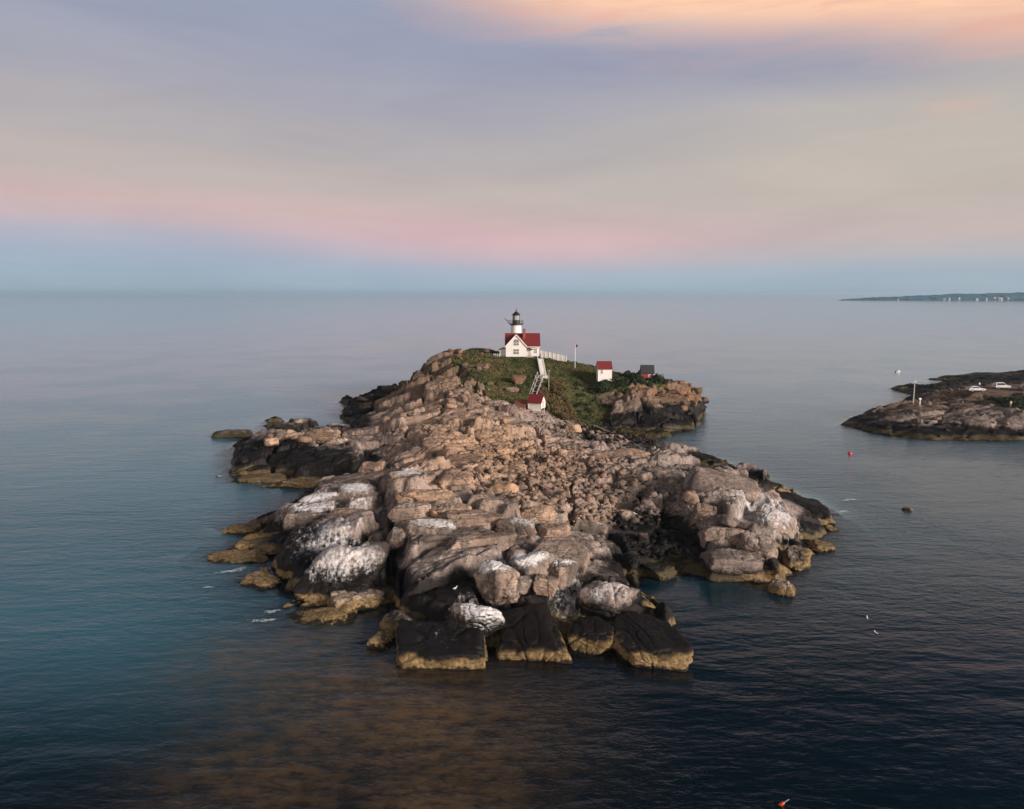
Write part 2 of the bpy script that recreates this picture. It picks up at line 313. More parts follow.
ROCKS = [(-6.47, 63.7, -0.2, 8.99, 8.2, 4.2, -4, 10, -3, 'slab', 0.25, 0, 3.9, 'long black-topped slab with an ochre waterline edge, leftmost of the front row'),(1.75, 65.35, -0.1, 7.73, 9.0, 4.0, 2, 9, 1, 'slab', 0.12, 0, 4.2, 'square black-topped slab with an even ochre edge, between two clefts in the front row'),(7.42, 65.97, 0.4, 4.64, 6.0, 3.8, 0, 7, 0, 'block', 0.1, 0, 3.8, 'small dark cube-shaped rock wedged between the two square front slabs'),(11.6, 64.28, 0.0, 6.52, 9.6, 4.4, 13, 6, 3, 'slab', 0.22, 0, 3.6, 'black slab with a bright ochre front and right edge, rightmost of the front row'),(9.32, 71.01, 1.3, 6.35, 7.0, 5.2, -25, 20, 6, 'boulder', 0.52, 0, 2.4, 'big domed rock streaked white down its left face above the rightmost front slabs'),(-3.53, 66.13, 1.8, 5.75, 4.6, 3.4, -8, 18, 0, 'boulder', 0.82, 0, 3.0, 'dark rounded rock splashed with white droppings above the leftmost front slab'),(-1.48, 70.9, 3.6, 4.74, 3.8, 4.2, -28, 4, 10, 'boulder', 0.8, 0.1, 0.6, 'pale egg-shaped boulder stained white on its right face, in the middle of the front ledge'),(2.55, 73.54, 4.2, 4.9, 3.8, 3.6, 10, 10, 0, 'boulder', 1.0, 0, 0.6, 'whitest boulder of all, right behind the pale egg-shaped boulder'),(0.99, 70.81, 3.5, 2.37, 2.0, 2.2, 20, 5, 0, 'boulder', 0.55, 0, 0.8, 'small grey boulder between the pale egg-shaped boulder and a tan block'),(3.26, 70.82, 3.4, 2.76, 2.2, 2.6, -10, 0, 0, 'block', 0.35, 0.3, 0.8, 'tan square block under the white boulders'),(5.08, 73.14, 3.8, 3.46, 3.0, 3.2, 15, 5, 0, 'boulder', 0.75, 0.1, 0.6, 'white-topped boulder at the right end of the white cluster'),(5.45, 78.57, 3.4, 6.54, 5.0, 3.0, -15, 14, 6, 'slab', 0.1, 0.15, 0.8, 'broad brown slab sloping down to the right of the white boulders'),(0.59, 84.98, 4.3, 5.39, 4.0, 3.6, -18, 6, 0, 'boulder', 0.6, 0.25, 0.6, 'tall rounded boulder split by a crack, left one of a pair behind the white boulders'),(4.82, 85.24, 4.1, 5.64, 4.4, 3.6, 12, 5, 0, 'block', 0.15, 0.4, 0.8, 'brown rounded block, right one of a pair behind the white boulders'),(3.48, 90.27, 4.6, 4.97, 3.2, 2.6, 6, 5, 0, 'boulder', 0.05, 0.5, 0.6, 'tan boulder at the edge of the rubble field behind the cracked boulder'),(-3.74, 79.62, 4.6, 8.81, 3.2, 2.4, 14, 4, 0, 'slab', 0.1, 0.2, 0.6, 'long smooth bar-shaped slab lying left of the cracked boulder'),(-4.99, 86.34, 4.9, 7.37, 4.0, 2.8, 16, 6, 0, 'slab', 0.05, 0.3, 0.6, 'flat grey-pink slab behind the bar-shaped slab'),(-9.4, 83.1, 4.9, 7.57, 3.4, 2.6, -2, 4, 0, 'block', 0.68, 0.1, 0.5, 'loaf-shaped block with a whitened top on the left ledge'),(-13.11, 82.6, 4.6, 2.74, 3.2, 2.8, 4, 4, 0, 'block', 0.5, 0.1, 0.5, 'short block joined to the left end of the loaf-shaped block'),(-12.45, 88.81, 5.4, 5.13, 3.4, 2.6, 0, 3, 0, 'block', 0.55, 0.2, 0.5, 'square block spotted white behind the loaf-shaped block'),(-7.56, 88.72, 5.3, 5.61, 3.4, 2.6, -4, 3, 0, 'block', 0.2, 0.4, 0.5, 'pinkish block with a squared right end behind the loaf-shaped block'),(-11.39, 94.43, 5.6, 9.84, 4.0, 3.0, -2, 3, 0, 'block', 0.1, 0.6, 0.5, 'long tan wall-like block in the middle tier of the left ledge'),(-13.76, 101.75, 6.3, 6.39, 3.6, 2.6, -1, 4, 0, 'block', 0.85, 0.2, 0.5, 'white-capped block on the topmost tier of the left ledge'),(-8.27, 100.81, 6.0, 6.06, 3.8, 2.8, 8, 3, 0, 'block', 0.15, 0.6, 0.5, 'tan block right of the white-capped block on the topmost tier'),(-18.18, 78.46, 2.1, 10.45, 10.0, 5.0, 8, 20, -4, 'ledge', 0.66, 0, 3.2, 'huge sloping black slab whitened along its upper edge, left of the deep vertical cleft'),(-25.67, 98.54, 4.1, 7.57, 4.4, 3.0, 12, 8, -6, 'boulder', 0.9, 0, 1.6, 'white-crusted rock at the upper left end of the dark slabs'),(-21.24, 100.05, 4.4, 6.58, 4.2, 3.0, -6, 6, 0, 'boulder', 0.8, 0.1, 1.4, 'white-crusted rock just left of the white-capped block'),(-25.78, 93.73, 3.4, 6.96, 4.0, 3.0, 8, 8, -6, 'slab', 0.78, 0, 2.6, 'whitened flat rock stepping down beneath the upper white-crusted rock'),(-20.38, 91.45, 3.7, 6.54, 3.6, 3.2, -3, 5, 0, 'block', 0.35, 0.4, 1.4, 'tan block with a dark underside beneath the white-crusted rocks'),(-29.0, 91.56, 0.5, 7.6, 6.0, 3.0, 18, 8, -6, 'ledge', 0.05, 0, 3.0, 'black wet ledge running down to the sea beside the white-crusted rocks'),(-36.59, 98.52, -0.05, 5.44, 4.0, 1.8, 10, 4, -3, 'ledge', 0, 0, 0.6, 'low brown rock in the sea, uppermost of the three left shore rocks'),(-33.24, 88.03, -0.15, 7.58, 4.4, 1.8, 6, 4, -3, 'ledge', 0, 0, 0.5, 'long low tan rock in the sea with foam just below it'),(-27.8, 79.69, -0.1, 4.67, 3.4, 1.6, -20, 4, 0, 'ledge', 0, 0, 0.5, 'small weedy brown rock between two patches of surf'),(-20.97, 76.17, 0.1, 4.68, 3.6, 2.4, 4, 8, 0, 'block', 0, 0.1, 0.5, 'olive-brown weedy block under the huge sloping slab'),(-16.53, 73.8, 0.2, 6.4, 4.0, 2.6, 10, 14, 0, 'ledge', 0, 0.3, 0.5, 'golden weed-covered ledge under the huge sloping slab'),(-19.3, 70.8, -0.25, 8.16, 4.6, 1.8, 6, 5, -3, 'ledge', 0, 0.1, 0.4, 'broad low tan ledge half under water in front of the weedy block'),(-11.86, 65.61, -0.1, 2.59, 4.0, 1.8, -12, 6, 0, 'ledge', 0, 0, 0.5, 'low rounded rock just left of the front row of slabs'),(-11.29, 68.65, 0.3, 4.05, 4.0, 2.6, -24, 10, 0, 'ledge', 0.1, 0.1, 1.2, 'tan cracked ledge between the golden ledge and the leftmost front slab'),(25.25, 82.31, 0.8, 6.85, 5.6, 4.2, -3, 8, 3, 'slab', 0.3, 0, 1.4, 'wide flat-topped block with an ochre base at the right side of the cleft'),(25.31, 87.29, 2.7, 5.3, 4.2, 3.4, -8, 4, 3, 'block', 0.25, 0.15, 0.8, 'squared brown block stacked behind the wide flat-topped block'),(26.74, 89.01, 4.2, 2.45, 1.8, 1.6, 10, 0, 12, 'boulder', 0.4, 0.1, 0.5, 'small pointed pale stone on top of the squared brown block'),(24.64, 93.38, 3.1, 3.85, 3.2, 4.6, -12, 6, 6, 'block', 0.1, 0.5, 0.6, 'upright tan rock facing the dark cleft'),(29.57, 102.96, 4.7, 10.7, 9.0, 3.2, -8, 10, 4, 'slab', 0.2, 0.1, 0.5, 'broad smooth grey slab along the top of the right-hand ledges'),(33.59, 92.82, 2.8, 6.9, 9.0, 4.2, -28, 14, 22, 'ledge', 0.66, 0, 1.0, 'steep grey slab washed with white at the seaward end of the right-hand ledges'),(28.9, 85.25, 1.9, 4.72, 4.2, 3.6, -20, 6, 10, 'boulder', 0.45, 0.1, 0.8, 'rounded grey rock between the steep whitened slab and the flat-topped block'),(29.14, 77.58, -0.1, 3.47, 4.2, 2.8, -10, 10, 6, 'boulder', 0.2, 0.1, 0.5, 'ribbed ochre rock standing in the water at the foot of the right-hand ledges'),(34.15, 86.34, 0.0, 3.59, 6.0, 3.2, -24, 10, 16, 'ledge', 0.1, 0, 1.4, 'dark and ochre ribbed ledge running down to the sea on the right'),(39.44, 91.85, -0.05, 4.83, 4.0, 1.8, -6, 4, 4, 'ledge', 0.1, 0, 0.8, 'low weedy rock furthest out at the right-hand point'),(42.85, 104.61, 0.6, 7.19, 8.0, 3.2, -14, 4, 8, 'ledge', 0, 0, 2.8, 'black wet rock at the far right edge of the island'),(42.4, 119.64, 0.3, 4.91, 4.0, 3.0, -5, 0, 4, 'block', 0.05, 0, 2.2, 'black pointed rock just off the back of the right-hand ledges'),(39.66, 123.98, 0.3, 4.07, 3.0, 2.2, -5, 0, 0, 'ledge', 0.05, 0, 2.2, 'flat black rock between the ledges and the black pointed rock'),(33.46, 107.15, 3.1, 3.82, 3.2, 2.2, -20, 6, 8, 'boulder', 0.7, 0, 0.5, 'whitish boulder on the back slope of the right-hand ledges'),(19.08, 129.94, 3.3, 10.25, 4.0, 3.4, -2, 4, 0, 'ledge', 0.1, 0.55, 0.8, 'long tan whaleback rock beside the dark cove beach'),(15.71, 100.25, 2.1, 3.58, 3.2, 2.4, 25, 10, -8, 'block', 0.05, 0.45, 1.0, 'tan wedge-shaped rock alone at the edge of the dark cleft'),(9.21, 95.68, 3.3, 2.11, 2.2, 1.8, 30, 0, 14, 'block', 0.05, 0.5, 0.6, 'upright leaf-shaped rock at the edge of the rubble field'),(14.0, 83.32, 0.6, 3.47, 3.8, 3.4, 20, 4, 0, 'boulder', 0.1, 0, 3.4, 'round black boulder at the mouth of the cleft, nearer the domed rock'),(16.95, 82.33, 0.1, 3.89, 4.2, 3.2, -15, 4, 0, 'boulder', 0.05, 0, 3.0, 'round black boulder at the mouth of the cleft, nearer the wide flat-topped block'),(-0.96, 100.62, 5.1, 6.33, 3.6, 3.0, -8, 4, 0, 'boulder', 0.1, 0.85, 0.5, 'biggest rounded orange-tan boulder in the middle of the island'),(-7.67, 114.94, 5.7, 6.89, 4.6, 2.6, -6, 4, 0, 'slab', 0.15, 0.7, 0.5, 'flat pale boulder above the topmost tier of the left ledge'),(-23.17, 119.69, 3.5, 5.55, 4.0, 2.6, -4, 4, -4, 'block', 0.1, 0.5, 1.6, 'pinkish square block on the ridge left of the white-capped block'),(-13.7, 110.45, 5.6, 5.72, 4.0, 2.6, 10, 4, 0, 'block', 0.05, 0.4, 0.6, 'plain pinkish block behind the white-capped block'),(-47.81, 157.13, 2.5, 7.22, 5.0, 5.4, 4, 0, -2, 'block', 0.05, 0, 4.8, 'tall black block standing on the left tongue of rock'),(-39.36, 149.69, 2.6, 8.93, 6.0, 2.8, -5, 6, -3, 'ledge', 0.05, 0.9, 1.0, 'orange-tan ledge right of the tall black block'),(-63.29, 166.9, 0.3, 9.95, 6.0, 2.8, 2, 0, 0, 'ledge', 0, 0, 1.0, 'low weedy islet off the tip of the left tongue'),(-56.18, 161.86, 0.2, 6.14, 5.0, 2.6, 2, 0, 0, 'ledge', 0.05, 0.2, 0.8, 'low brown rock between the weedy islet and the tall black block'),(-43.96, 126.63, 0.1, 10.04, 5.0, 2.0, 2, 5, -2, 'ledge', 0, 0.1, 0.5, 'low olive and tan ledge along the near side of the left tongue'),(-34.74, 122.7, 0.1, 8.39, 4.4, 2.2, -3, 4, 0, 'ledge', 0, 0.2, 0.8, 'brown ledge at the head of the narrow inlet'),(59.16, 108.59, -0.25, 1.64, 2.0, 1.4, 20, 0, 0, 'boulder', 0, 0, 1.8, 'single dark rock awash in the open water to the right of the island'),(-51.91, 129.17, -0.15, 1.24, 1.0, 0.9, 0, 0, 0, 'boulder', 0.6, 0, 1.0, 'tiny dark rock in the water off the left tongue'),(20.42, 150.43, 1.6, 1.43, 1.2, 1.2, 10, 0, 0, 'boulder', 1.0, 0, 0.2, 'small bright white rock on the dark cove beach'),(13.16, 162.15, 2.2, 4.39, 4.0, 3.4, 0, 0, 0, 'boulder', 0.15, 0.5, 0.5, 'pale boulder in front of the brown grassy bank'),(-5.44, 184.28, 9.0, 2.72, 2.4, 3.2, 10, 10, 0, 'boulder', 0.2, 0.2, 0.3, 'upright grey rock in the grass below the house'),(0.0, 181.91, 8.1, 3.42, 3.0, 2.6, -20, 12, 8, 'slab', 0.2, 0.2, 0.3, 'leaning pale rock in the grass right of the upright grey rock'),(1.5, 186.97, 10.7, 4.26, 3.4, 2.2, 5, 14, 0, 'slab', 0.1, 0.6, 0.3, 'flat tan ledge in the grass just below the house'),(-3.39, 167.95, 6.8, 5.88, 4.0, 3.2, -8, 8, 0, 'boulder', 0.15, 0.2, 0.3, 'large grey boulder at the foot of the grassy hill'),(-10.21, 181.22, 9.7, 2.92, 3.0, 3.0, 0, 8, 0, 'block', 0.1, 0.3, 0.3, 'square grey rock where the turf meets the rocky ridge')]
HOUSE = (1.14, 214.08, 13.9)
GUANO = [(-3.96, 67.28, 3.2, 0.85),(0.83, 74.74, 4.5, 0.75),(6.36, 72.35, 4, 0.7),(-26.7, 96.21, 5, 0.85),(-19.79, 94.79, 4, 0.7),(-12.02, 95.31, 4, 0.6),(-21.47, 85.36, 6, 0.7),(32.9, 96.57, 6, 0.8),(27.19, 95.15, 4, 0.5),(5.62, 84.74, 3, 0.4),(-1.42, 86.07, 3, 0.4),(35.98, 93.84, 4, 0.6),(2.96, 76.06, 4.2, 0.95),(-19.33, 81.14, 5, 0.45),(-9.64, 85.31, 4, 0.5),(-14.6, 104.86, 3, 0.6),(-24.81, 99.44, 5, 0.7),(33.65, 92.94, 4.5, 0.7),(30.07, 93.85, 3, 0.55),(33.42, 104.67, 4, 0.5),(26.91, 110.73, 5, 0.3),(8.76, 71.27, 3, 0.4),(35.98, 105.82, 3, 0.6),(-5.17, 118.62, 3, 0.3)]
HEAD_GUANO = [(176.65, 294.31, 4, 0.5),(143.21, 227.86, 4, 0.4)]
KELP = [(-14, 56, 9, 0.9),(-6, 52, 9, 0.9),(-16, 46, 8, 0.7),(-24, 62, 7, 0.6),(-5, 44, 7, 0.8),(-19, 66, 5, 0.8),(-11, 60, 6, 0.9)]
HEAD_GRASS = [(121.15, 188.28),(135.39, 190.56),(130.35, 176.49),(122.13, 171.5),(115.76, 175.95),(117.57, 182.58)]
HEAD_LOT = [(121.33, 196.17),(144.54, 196.17),(159.07, 216.28),(135.5, 213.85)]
FLAG = (17.16, 203.54, 12.2)
POLE = (8.55, 179.38, 10.2)
REDHOUSE = (24.17, 193.88, 10.4)
SHED = (35.65, 195.44, 9.7)
SHEDPOLE = (34.01, 194.29, 9.7)
BOAT = (4.97, 167.29, 5.3)
WALK0 = (7.71, 206.04, 13.2)
WALK1 = (8.1, 191.67, 10.0)
TRAM0 = (7.49, 192.54, 9.9)
TRAM1 = (5.2, 179.66, 7.0)
FENCE0 = (8.24, 212.58, 13.6)
FENCE1 = (15.2, 210.0, 12.2)
LOG0 = (18.8, 169.46, 2.4)
LOG1 = (24.47, 161.1, 1.2)
LOG2 = (8.14, 167.37, 4.6)
LOG3 = (14.07, 165.03, 3.4)
BUOY = (68.12, 148.07, 0)
NBUOY = (17.01, 43.21, 0)
FB1 = (35.39, 70.84, 0)
FB2 = (34.68, 67.5, 0)
G1 = (16.52, 96.8, 3.6)
G2 = (-5.67, 71.18, 3.0)
G3 = (-32.28, 143.33, 4.4)
G4 = (-30.53, 143.34, 4.2)
HPOLE = (104.19, 192.78, 3.6)
HPOST = (103.26, 187.94, 3.8)
HSIGN = (105.8, 187.35, 4.4)
CAR1 = (122.91, 196.17, 6.3)
CAR2 = (134.88, 200.31, 6.3)
CAR3 = (135.25, 194.16, 6.3)
WBOAT = (159.06, 307.69, 0)
P1 = (140.22, 223.41, 5)
P2 = (104.26, 179.35, 4.6)
P3 = (104.87, 179.35, 4.6)
P4 = (105.47, 179.35, 4.6)
P5 = (117.21, 174.36, 5.6)
P6 = (117.69, 181.03, 5.7)
W1 = (107.33, 175.82, 4.9)
W2 = (106.0, 171.27, 4.9)
FARH = [(952, 299.6, 1.6),(957, 299.3, 1.1),(967, 299, 1.3),(985, 299, 1.6),(995, 299.2, 1),(1003, 299.4, 1.4),(1010, 299.6, 1),(1017, 299.4, 1.4),(1035, 299, 2),(905, 298, 0.8),(1009, 300.4, 2.6)]
FOAM = [(-32.41, 83.64, 3.2, 1.0, 0.5),(-33.5, 78.54, 1.2, 0.5, 0.2),(-27.26, 79.98, 2.4, 0.9, 0.3),(-24.38, 72.27, 1.6, 0.7, 0.4),(-24.69, 70.15, 2.6, 0.7, 0.15),(-32.16, 88.34, 2.0, 0.4, 0),(52.95, 114.03, 3, 1.0, 0.3),(48.86, 107.51, 2.4, 0.8, 0.3),(175.83, 296.19, 9, 2.5, 0.1),(190.43, 303.76, 7, 2, 0),(-22.37, 75.28, 1.2, 0.4, 0.3),(150.96, 272.39, 5, 1.5, 0.2)]

GRASS_POLY = [(-17, 243), (-17, 222), (-14.5, 200), (-11.5, 182), (-5, 172), (0, 172), (4, 175), (8, 171), (14, 168), (20, 174), (23.5, 181), (24.5, 189), (30, 189), (38, 192.5), (46, 197), (43, 212), (38, 226), (25, 240), (5, 252)]
HOUSE_XY = (HOUSE[0] + 1.6, HOUSE[1] + 3.5)

_ib = rbf(CTRL)
_hb = rbf(HEAD_CTRL)


def blocks(x, y, fine):
    """fractured granite: stacked joint blocks at three scales (metres of relief)"""
    wx = x + fbm2(x, y, 6.0, 3, 5) * 1.1
    wy = y + fbm2(x, y, 6.0, 3, 9) * 1.1
    f1, e1, i1, t1 = worley(wx, wy, 7.0, 11, 0.30, 1.7, 4.0)
    f2, e2, i2, t2 = worley(wx * 1.02, wy, 2.9, 23, 0.12, 1.7, 3.6)
    f3, e3, i3, t3 = worley(wx, wy, 1.05, 37, 0.6, 1.4, 3.0)
    sa, sb = wx * 0.94 + wy * 0.34, -wx * 0.34 + wy * 0.94
    lines = -np.exp(-(np.abs(vn2(sa / 9.0, sb / 1.0, 71)) / 0.10) ** 2) * 0.18 - np.exp(-(np.abs(vn2(sa / 0.9 + 40, sb / 5.0, 73)) / 0.08) ** 2) * 0.17
    big = (i1 - 0.5) * 1.8 + t1 * 1.6 - (1 - sst(e1, 0.0, 0.13)) ** 1.2 * 1.9
    med = (i2 - 0.5) * 0.95 + t2 * 0.8 - (1 - sst(e2, 0.0, 0.17)) ** 1.2 * 0.9
    sml = (i3 - 0.5) * 0.34 + t3 * 0.25 - (1 - sst(e3, 0.0, 0.30)) ** 1.2 * 0.32
    patch = sst(fbm2(x, y, 11.0, 3, 401), -0.15, 0.45) * (0.25 + 0.75 * sst(y, 84, 104))          # where the ledges break up
    sml = sml * (0.3 + 0.7 * sst(y, 80, 100))
    return big * (1 - 0.5 * fine) + med * (0.30 + 0.45 * patch + 0.4 * fine) + sml * (0.10 + 0.45 * patch + 0.9 * fine) + fbm2(x, y, 1.6, 5, 3) * (0.055 + 0.07 * fine) + lines + 0.25


def island_height(x, y, want_masks=False):
    d = poly_dist(x, y, SHORE) + fbm2(x, y, 3.5, 3, 77) * 0.9
    base = _ib(x, y)
    base = np.maximum(base, 0.35)
    grass = sst(poly_dist(x, y, GRASS_POLY) + fbm2(x, y, 6.0, 4, 51) * 2.6, -0.6, 1.2)
    # bare ledges showing through the turf
    ledge = sst(fbm2(x, y, 9.0, 4, 91), 0.60, 0.75) * sst(y, 215, 198) * sst(x, 4, -2)
    grass = grass * (1 - ledge)
    fine = np.clip(np.exp(-(((x - 6) / 12) ** 2 + ((y - 118) / 22) ** 2)) + np.exp(-(((x - 14) / 12) ** 2 + ((y - 160) / 12) ** 2)), 0, 1)
    rel = blocks(x, y, fine)
    hill = sst(y, 172, 190)
    rel = rel * (1 + 0.5 * hill * (1 - grass))
    flat = sst(np.maximum(np.abs(x - HOUSE_XY[0]) - 5.5, np.abs(y - HOUSE_XY[1]) - 5.0), 6.0, 0.5)
    h = base + rel * (1 - 0.93 * grass) * (1 - flat) + grass * fbm2(x, y, 4.0, 4, 63) * 0.28 * (1 - flat)
    h = h * (1 - flat) + 13.9 * flat
    # the bluff left of the house falls sheer to a low shelf
    kk = np.maximum(sst(x + fbm2(x, y, 4.0, 3, 33) * 0.9, -28.2, -26.6), sst(y + fbm2(x, y, 6.0, 3, 35) * 2, 198, 190))
    h = np.minimum(h, 2.4 + rel * 0.6 + 30 * kk)
    # the deep cleft that splits the front ledges
    cx_ = np.interp(y, [66, 72, 80, 88, 96], [-12.4, -12.0, -13.6, -14.9, -16.8]) + fbm2(x, y, 3.0, 2, 44) * 0.35
    h = h - 2.6 * np.exp(-((x - cx_) / 0.55) ** 4) * sst(y, 64, 70) * sst(y, 98, 92)
    # bedrock drops away under the great slabs that lie on it
    for (qx, qy, qz, qw, qd, qt, qr, *_r) in ROCKS:
        if qy < 60 or max(qw, qd) < 2.4 or qy > 215:
            continue
        c_, s_ = math.cos(R(qr)), math.sin(R(qr))
        near_ = (np.abs(x - qx) < qw + 2) & (np.abs(y - qy) < qd + 2)
        if not near_.any():
            continue
        u_, v_ = (x[near_] - qx) * c_ + (y[near_] - qy) * s_, -(x[near_] - qx) * s_ + (y[near_] - qy) * c_
        m_ = np.maximum(np.abs(u_) / (qw * 0.56), np.abs(v_) / (qd * 0.56))
        lim = qz + qt * 0.10 - v_ * 0.0
        hh = h[near_]
        k_ = sst(m_, 1.22, 0.98)
        h[near_] = hh - k_ * np.maximum(hh - lim, 0)
    rim = np.where(d > 0, 1 - np.exp(-np.maximum(d, 0) / 1.1), 0)
    h = np.where(d > 0, -0.4 + (h + 0.4) * rim, -0.4 - np.minimum(np.maximum(-d, 0) * 0.55, 7.0) + rel * 0.35 * np.exp(-np.maximum(-d, 0) / 4))
    if want_masks:
        return h, grass, d
    return h


def head_height(x, y, want_masks=False):
    d = poly_dist(x, y, HEAD_SHORE) + fbm2(x, y, 5.0, 3, 78) * 1.2
    base = np.maximum(_hb(x, y), 0.3)
    grass = sst(poly_dist(x, y, HEAD_GRASS) + fbm2(x, y, 6.0, 4, 52) * 2.5, -0.6, 1.4)
    rel = blocks(x + 300, y + 70, np.full(x.shape, 0.55))
    lot = sst(poly_dist(x, y, HEAD_LOT), -2.0, 1.0)
    h = base * 0.92 + rel * 0.55 * (1 - 0.9 * grass) * (1 - lot)
    h = h * (1 - lot) + 6.3 * lot
    rim = np.where(d > 0, 1 - np.exp(-np.maximum(d, 0) / 1.6), 0)
    h = np.where(d > 0, -0.4 + (h + 0.4) * rim, -0.4 - np.minimum(np.maximum(-d, 0) * 0.5, 7.0))
    if want_masks:
        return h, grass, d, lot
    return h


def hz(x, y):
    return float(island_height(np.array([float(x)]), np.array([float(y)]))[0])


def hz2(x, y):
    return float(head_height(np.array([float(x)]), np.array([float(y)]))[0])


# ------------------------------------------------------------------ object helpers
def tag(o, label=None, cat=None, group=None, kind=None):
    if label:
        o['label'] = label
    if cat:
        o['category'] = cat
    if group:
        o['group'] = group
    if kind:
        o['kind'] = kind
    return o


def empty(name, loc, rz=0.0, label=None, cat=None, group=None):
    o = bpy.data.objects.new(name, None)
    COL.objects.link(o)
    o.location = loc
    o.rotation_euler = (0, 0, rz)
    o.empty_display_size = 0.3
    return tag(o, label, cat, group)


def link_mesh(name, me, mat=None, parent=None):
    o = bpy.data.objects.new(name, me)
    COL.objects.link(o)
    if mat is not None and not me.materials:
        me.materials.append(mat)
    if parent is not None:
        o.parent = parent
    return o


class MB:
    """collects simple solids into one mesh"""
    def __init__(self):
        self.v, self.f = [], []

    def add(self, vs, fs):
        b = len(self.v)
        self.v += [tuple(q) for q in vs]
        self.f += [tuple(i + b for i in q) for q in fs]
        return self

    def box(self, x0, x1, y0, y1, z0, z1):
        return self.add([(x0, y0, z0), (x1, y0, z0), (x1, y1, z0), (x0, y1, z0), (x0, y0, z1), (x1, y0, z1), (x1, y1, z1), (x0, y1, z1)],
                        [(0, 3, 2, 1), (4, 5, 6, 7), (0, 1, 5, 4), (1, 2, 6, 5), (2, 3, 7, 6), (3, 0, 4, 7)])

    def bar(self, a, b, wd, ht=None):
        """square bar between two points"""
        a, b = Vector(a), Vector(b)
        ht = ht or wd
        d = (b - a).normalized()
        up = Vector((0, 0, 1)) if abs(d.z) < 0.95 else Vector((0, 1, 0))
        s = d.cross(up).normalized() * wd / 2
        u = s.cross(d).normalized() * ht / 2
        vs = [a - s - u, a + s - u, a + s + u, a - s + u, b - s - u, b + s - u, b + s + u, b - s + u]
        return self.add(vs, [(0, 1, 2, 3), (7, 6, 5, 4), (0, 4, 5, 1), (1, 5, 6, 2), (2, 6, 7, 3), (3, 7, 4, 0)])

    def lathe(self, prof, n=20, cx=0, cy=0):
        """profile of (radius, z) from bottom to top"""
        b = len(self.v)
        for r_, z_ in prof:
            for k in range(n):
                t = 2 * math.pi * k / n
                self.v.append((cx + r_ * math.cos(t), cy + r_ * math.sin(t), z_))
        for i in range(len(prof) - 1):
            for k in range(n):
                k2 = (k + 1) % n
                self.f.append((b + i * n + k, b + i * n + k2, b + (i + 1) * n + k2, b + (i + 1) * n + k))
        self.f.append(tuple(b + k for k in reversed(range(n))))
        self.f.append(tuple(b + (len(prof) - 1) * n + k for k in range(n)))
        return self

    def prism(self, poly, axis, a0, a1):
        """extrude a 2-D outline along x or y ('x': poly in y,z; 'y': poly in x,z)"""
        n = len(poly)
        P = (lambda p, a: (a, p[0], p[1])) if axis == 'x' else (lambda p, a: (p[0], a, p[1]))
        vs = [P(p, a0) for p in poly] + [P(p, a1) for p in poly]
        fs = [tuple(range(n)), tuple(reversed(range(n, 2 * n)))]
        fs += [(i, n + i, n + (i + 1) % n, (i + 1) % n) for i in range(n)]
        return self.add(vs, fs)

    def build(self, name, mat, parent=None, smooth=False):
        me = bpy.data.meshes.new(name)
        me.from_pydata(self.v, [], self.f)
        bm = bmesh.new()
        bm.from_mesh(me)
        bmesh.ops.recalc_face_normals(bm, faces=bm.faces)
        bm.to_mesh(me)
        bm.free()
        if smooth:
            me.polygons.foreach_set('use_smooth', [True] * len(me.polygons))
        me.materials.append(mat)
        return link_mesh(name, me, None, parent)


# ------------------------------------------------------------------ materials
def new_mat(name):
    m = bpy.data.materials.new(name)
    m.use_nodes = True
    t = NT(m.node_tree)
    out = t.node('ShaderNodeOutputMaterial')
    return m, t, out


def paint(name, col, rough=0.6, var=0.08, scale=1.5, metal=0.0):
    m, t, out = new_mat(name)
    p = t.node('ShaderNodeBsdfPrincipled')
    pos = t.node('ShaderNodeNewGeometry').outputs['Position']
    nz = t.noise(pos, scale, 5.0, 0.6)
    lo = tuple(c * (1 - var * 2) for c in col) + (1,)
    hi = tuple(min(c * (1 + var), 1) for c in col) + (1,)
    t.l.new(t.mix(nz, lo, hi), p.inputs['Base Color'])
    p.inputs['Roughness'].default_value = rough
    p.inputs['Metallic'].default_value = metal
    t.l.new(p.outputs[0], out.inputs[0])
    return m


def boards(name, col, pitch, axis=2, depth=0.02, rough=0.6):
    """painted clapboard / shingle courses: a bump every `pitch` metres"""
    m, t, out = new_mat(name)
    p = t.node('ShaderNodeBsdfPrincipled')
    pos = t.node('ShaderNodeNewGeometry').outputs['Position']
    sp = t.node('ShaderNodeSeparateXYZ')
    t.l.new(pos, sp.inputs[0])
    saw = t.math('FRACT', t.math('DIVIDE', sp.outputs[axis], pitch))
    bp = t.node('ShaderNodeBump')
    bp.inputs['Distance'].default_value = depth
    t.l.new(saw, bp.inputs['Height'])
    t.l.new(bp.outputs[0], p.inputs['Normal'])
    nz = t.noise(t.mapping(pos, scale=(1, 1, 2.5)), 1.1, 5.0, 0.65)
    t.l.new(t.mix(t.step(nz, 0.3, 0.75), tuple(c * 0.86 for c in col) + (1,), tuple(c for c in col) + (1,)), p.inputs['Base Color'])
    p.inputs['Roughness'].default_value = rough
    t.l.new(p.outputs[0], out.inputs[0])
    return m


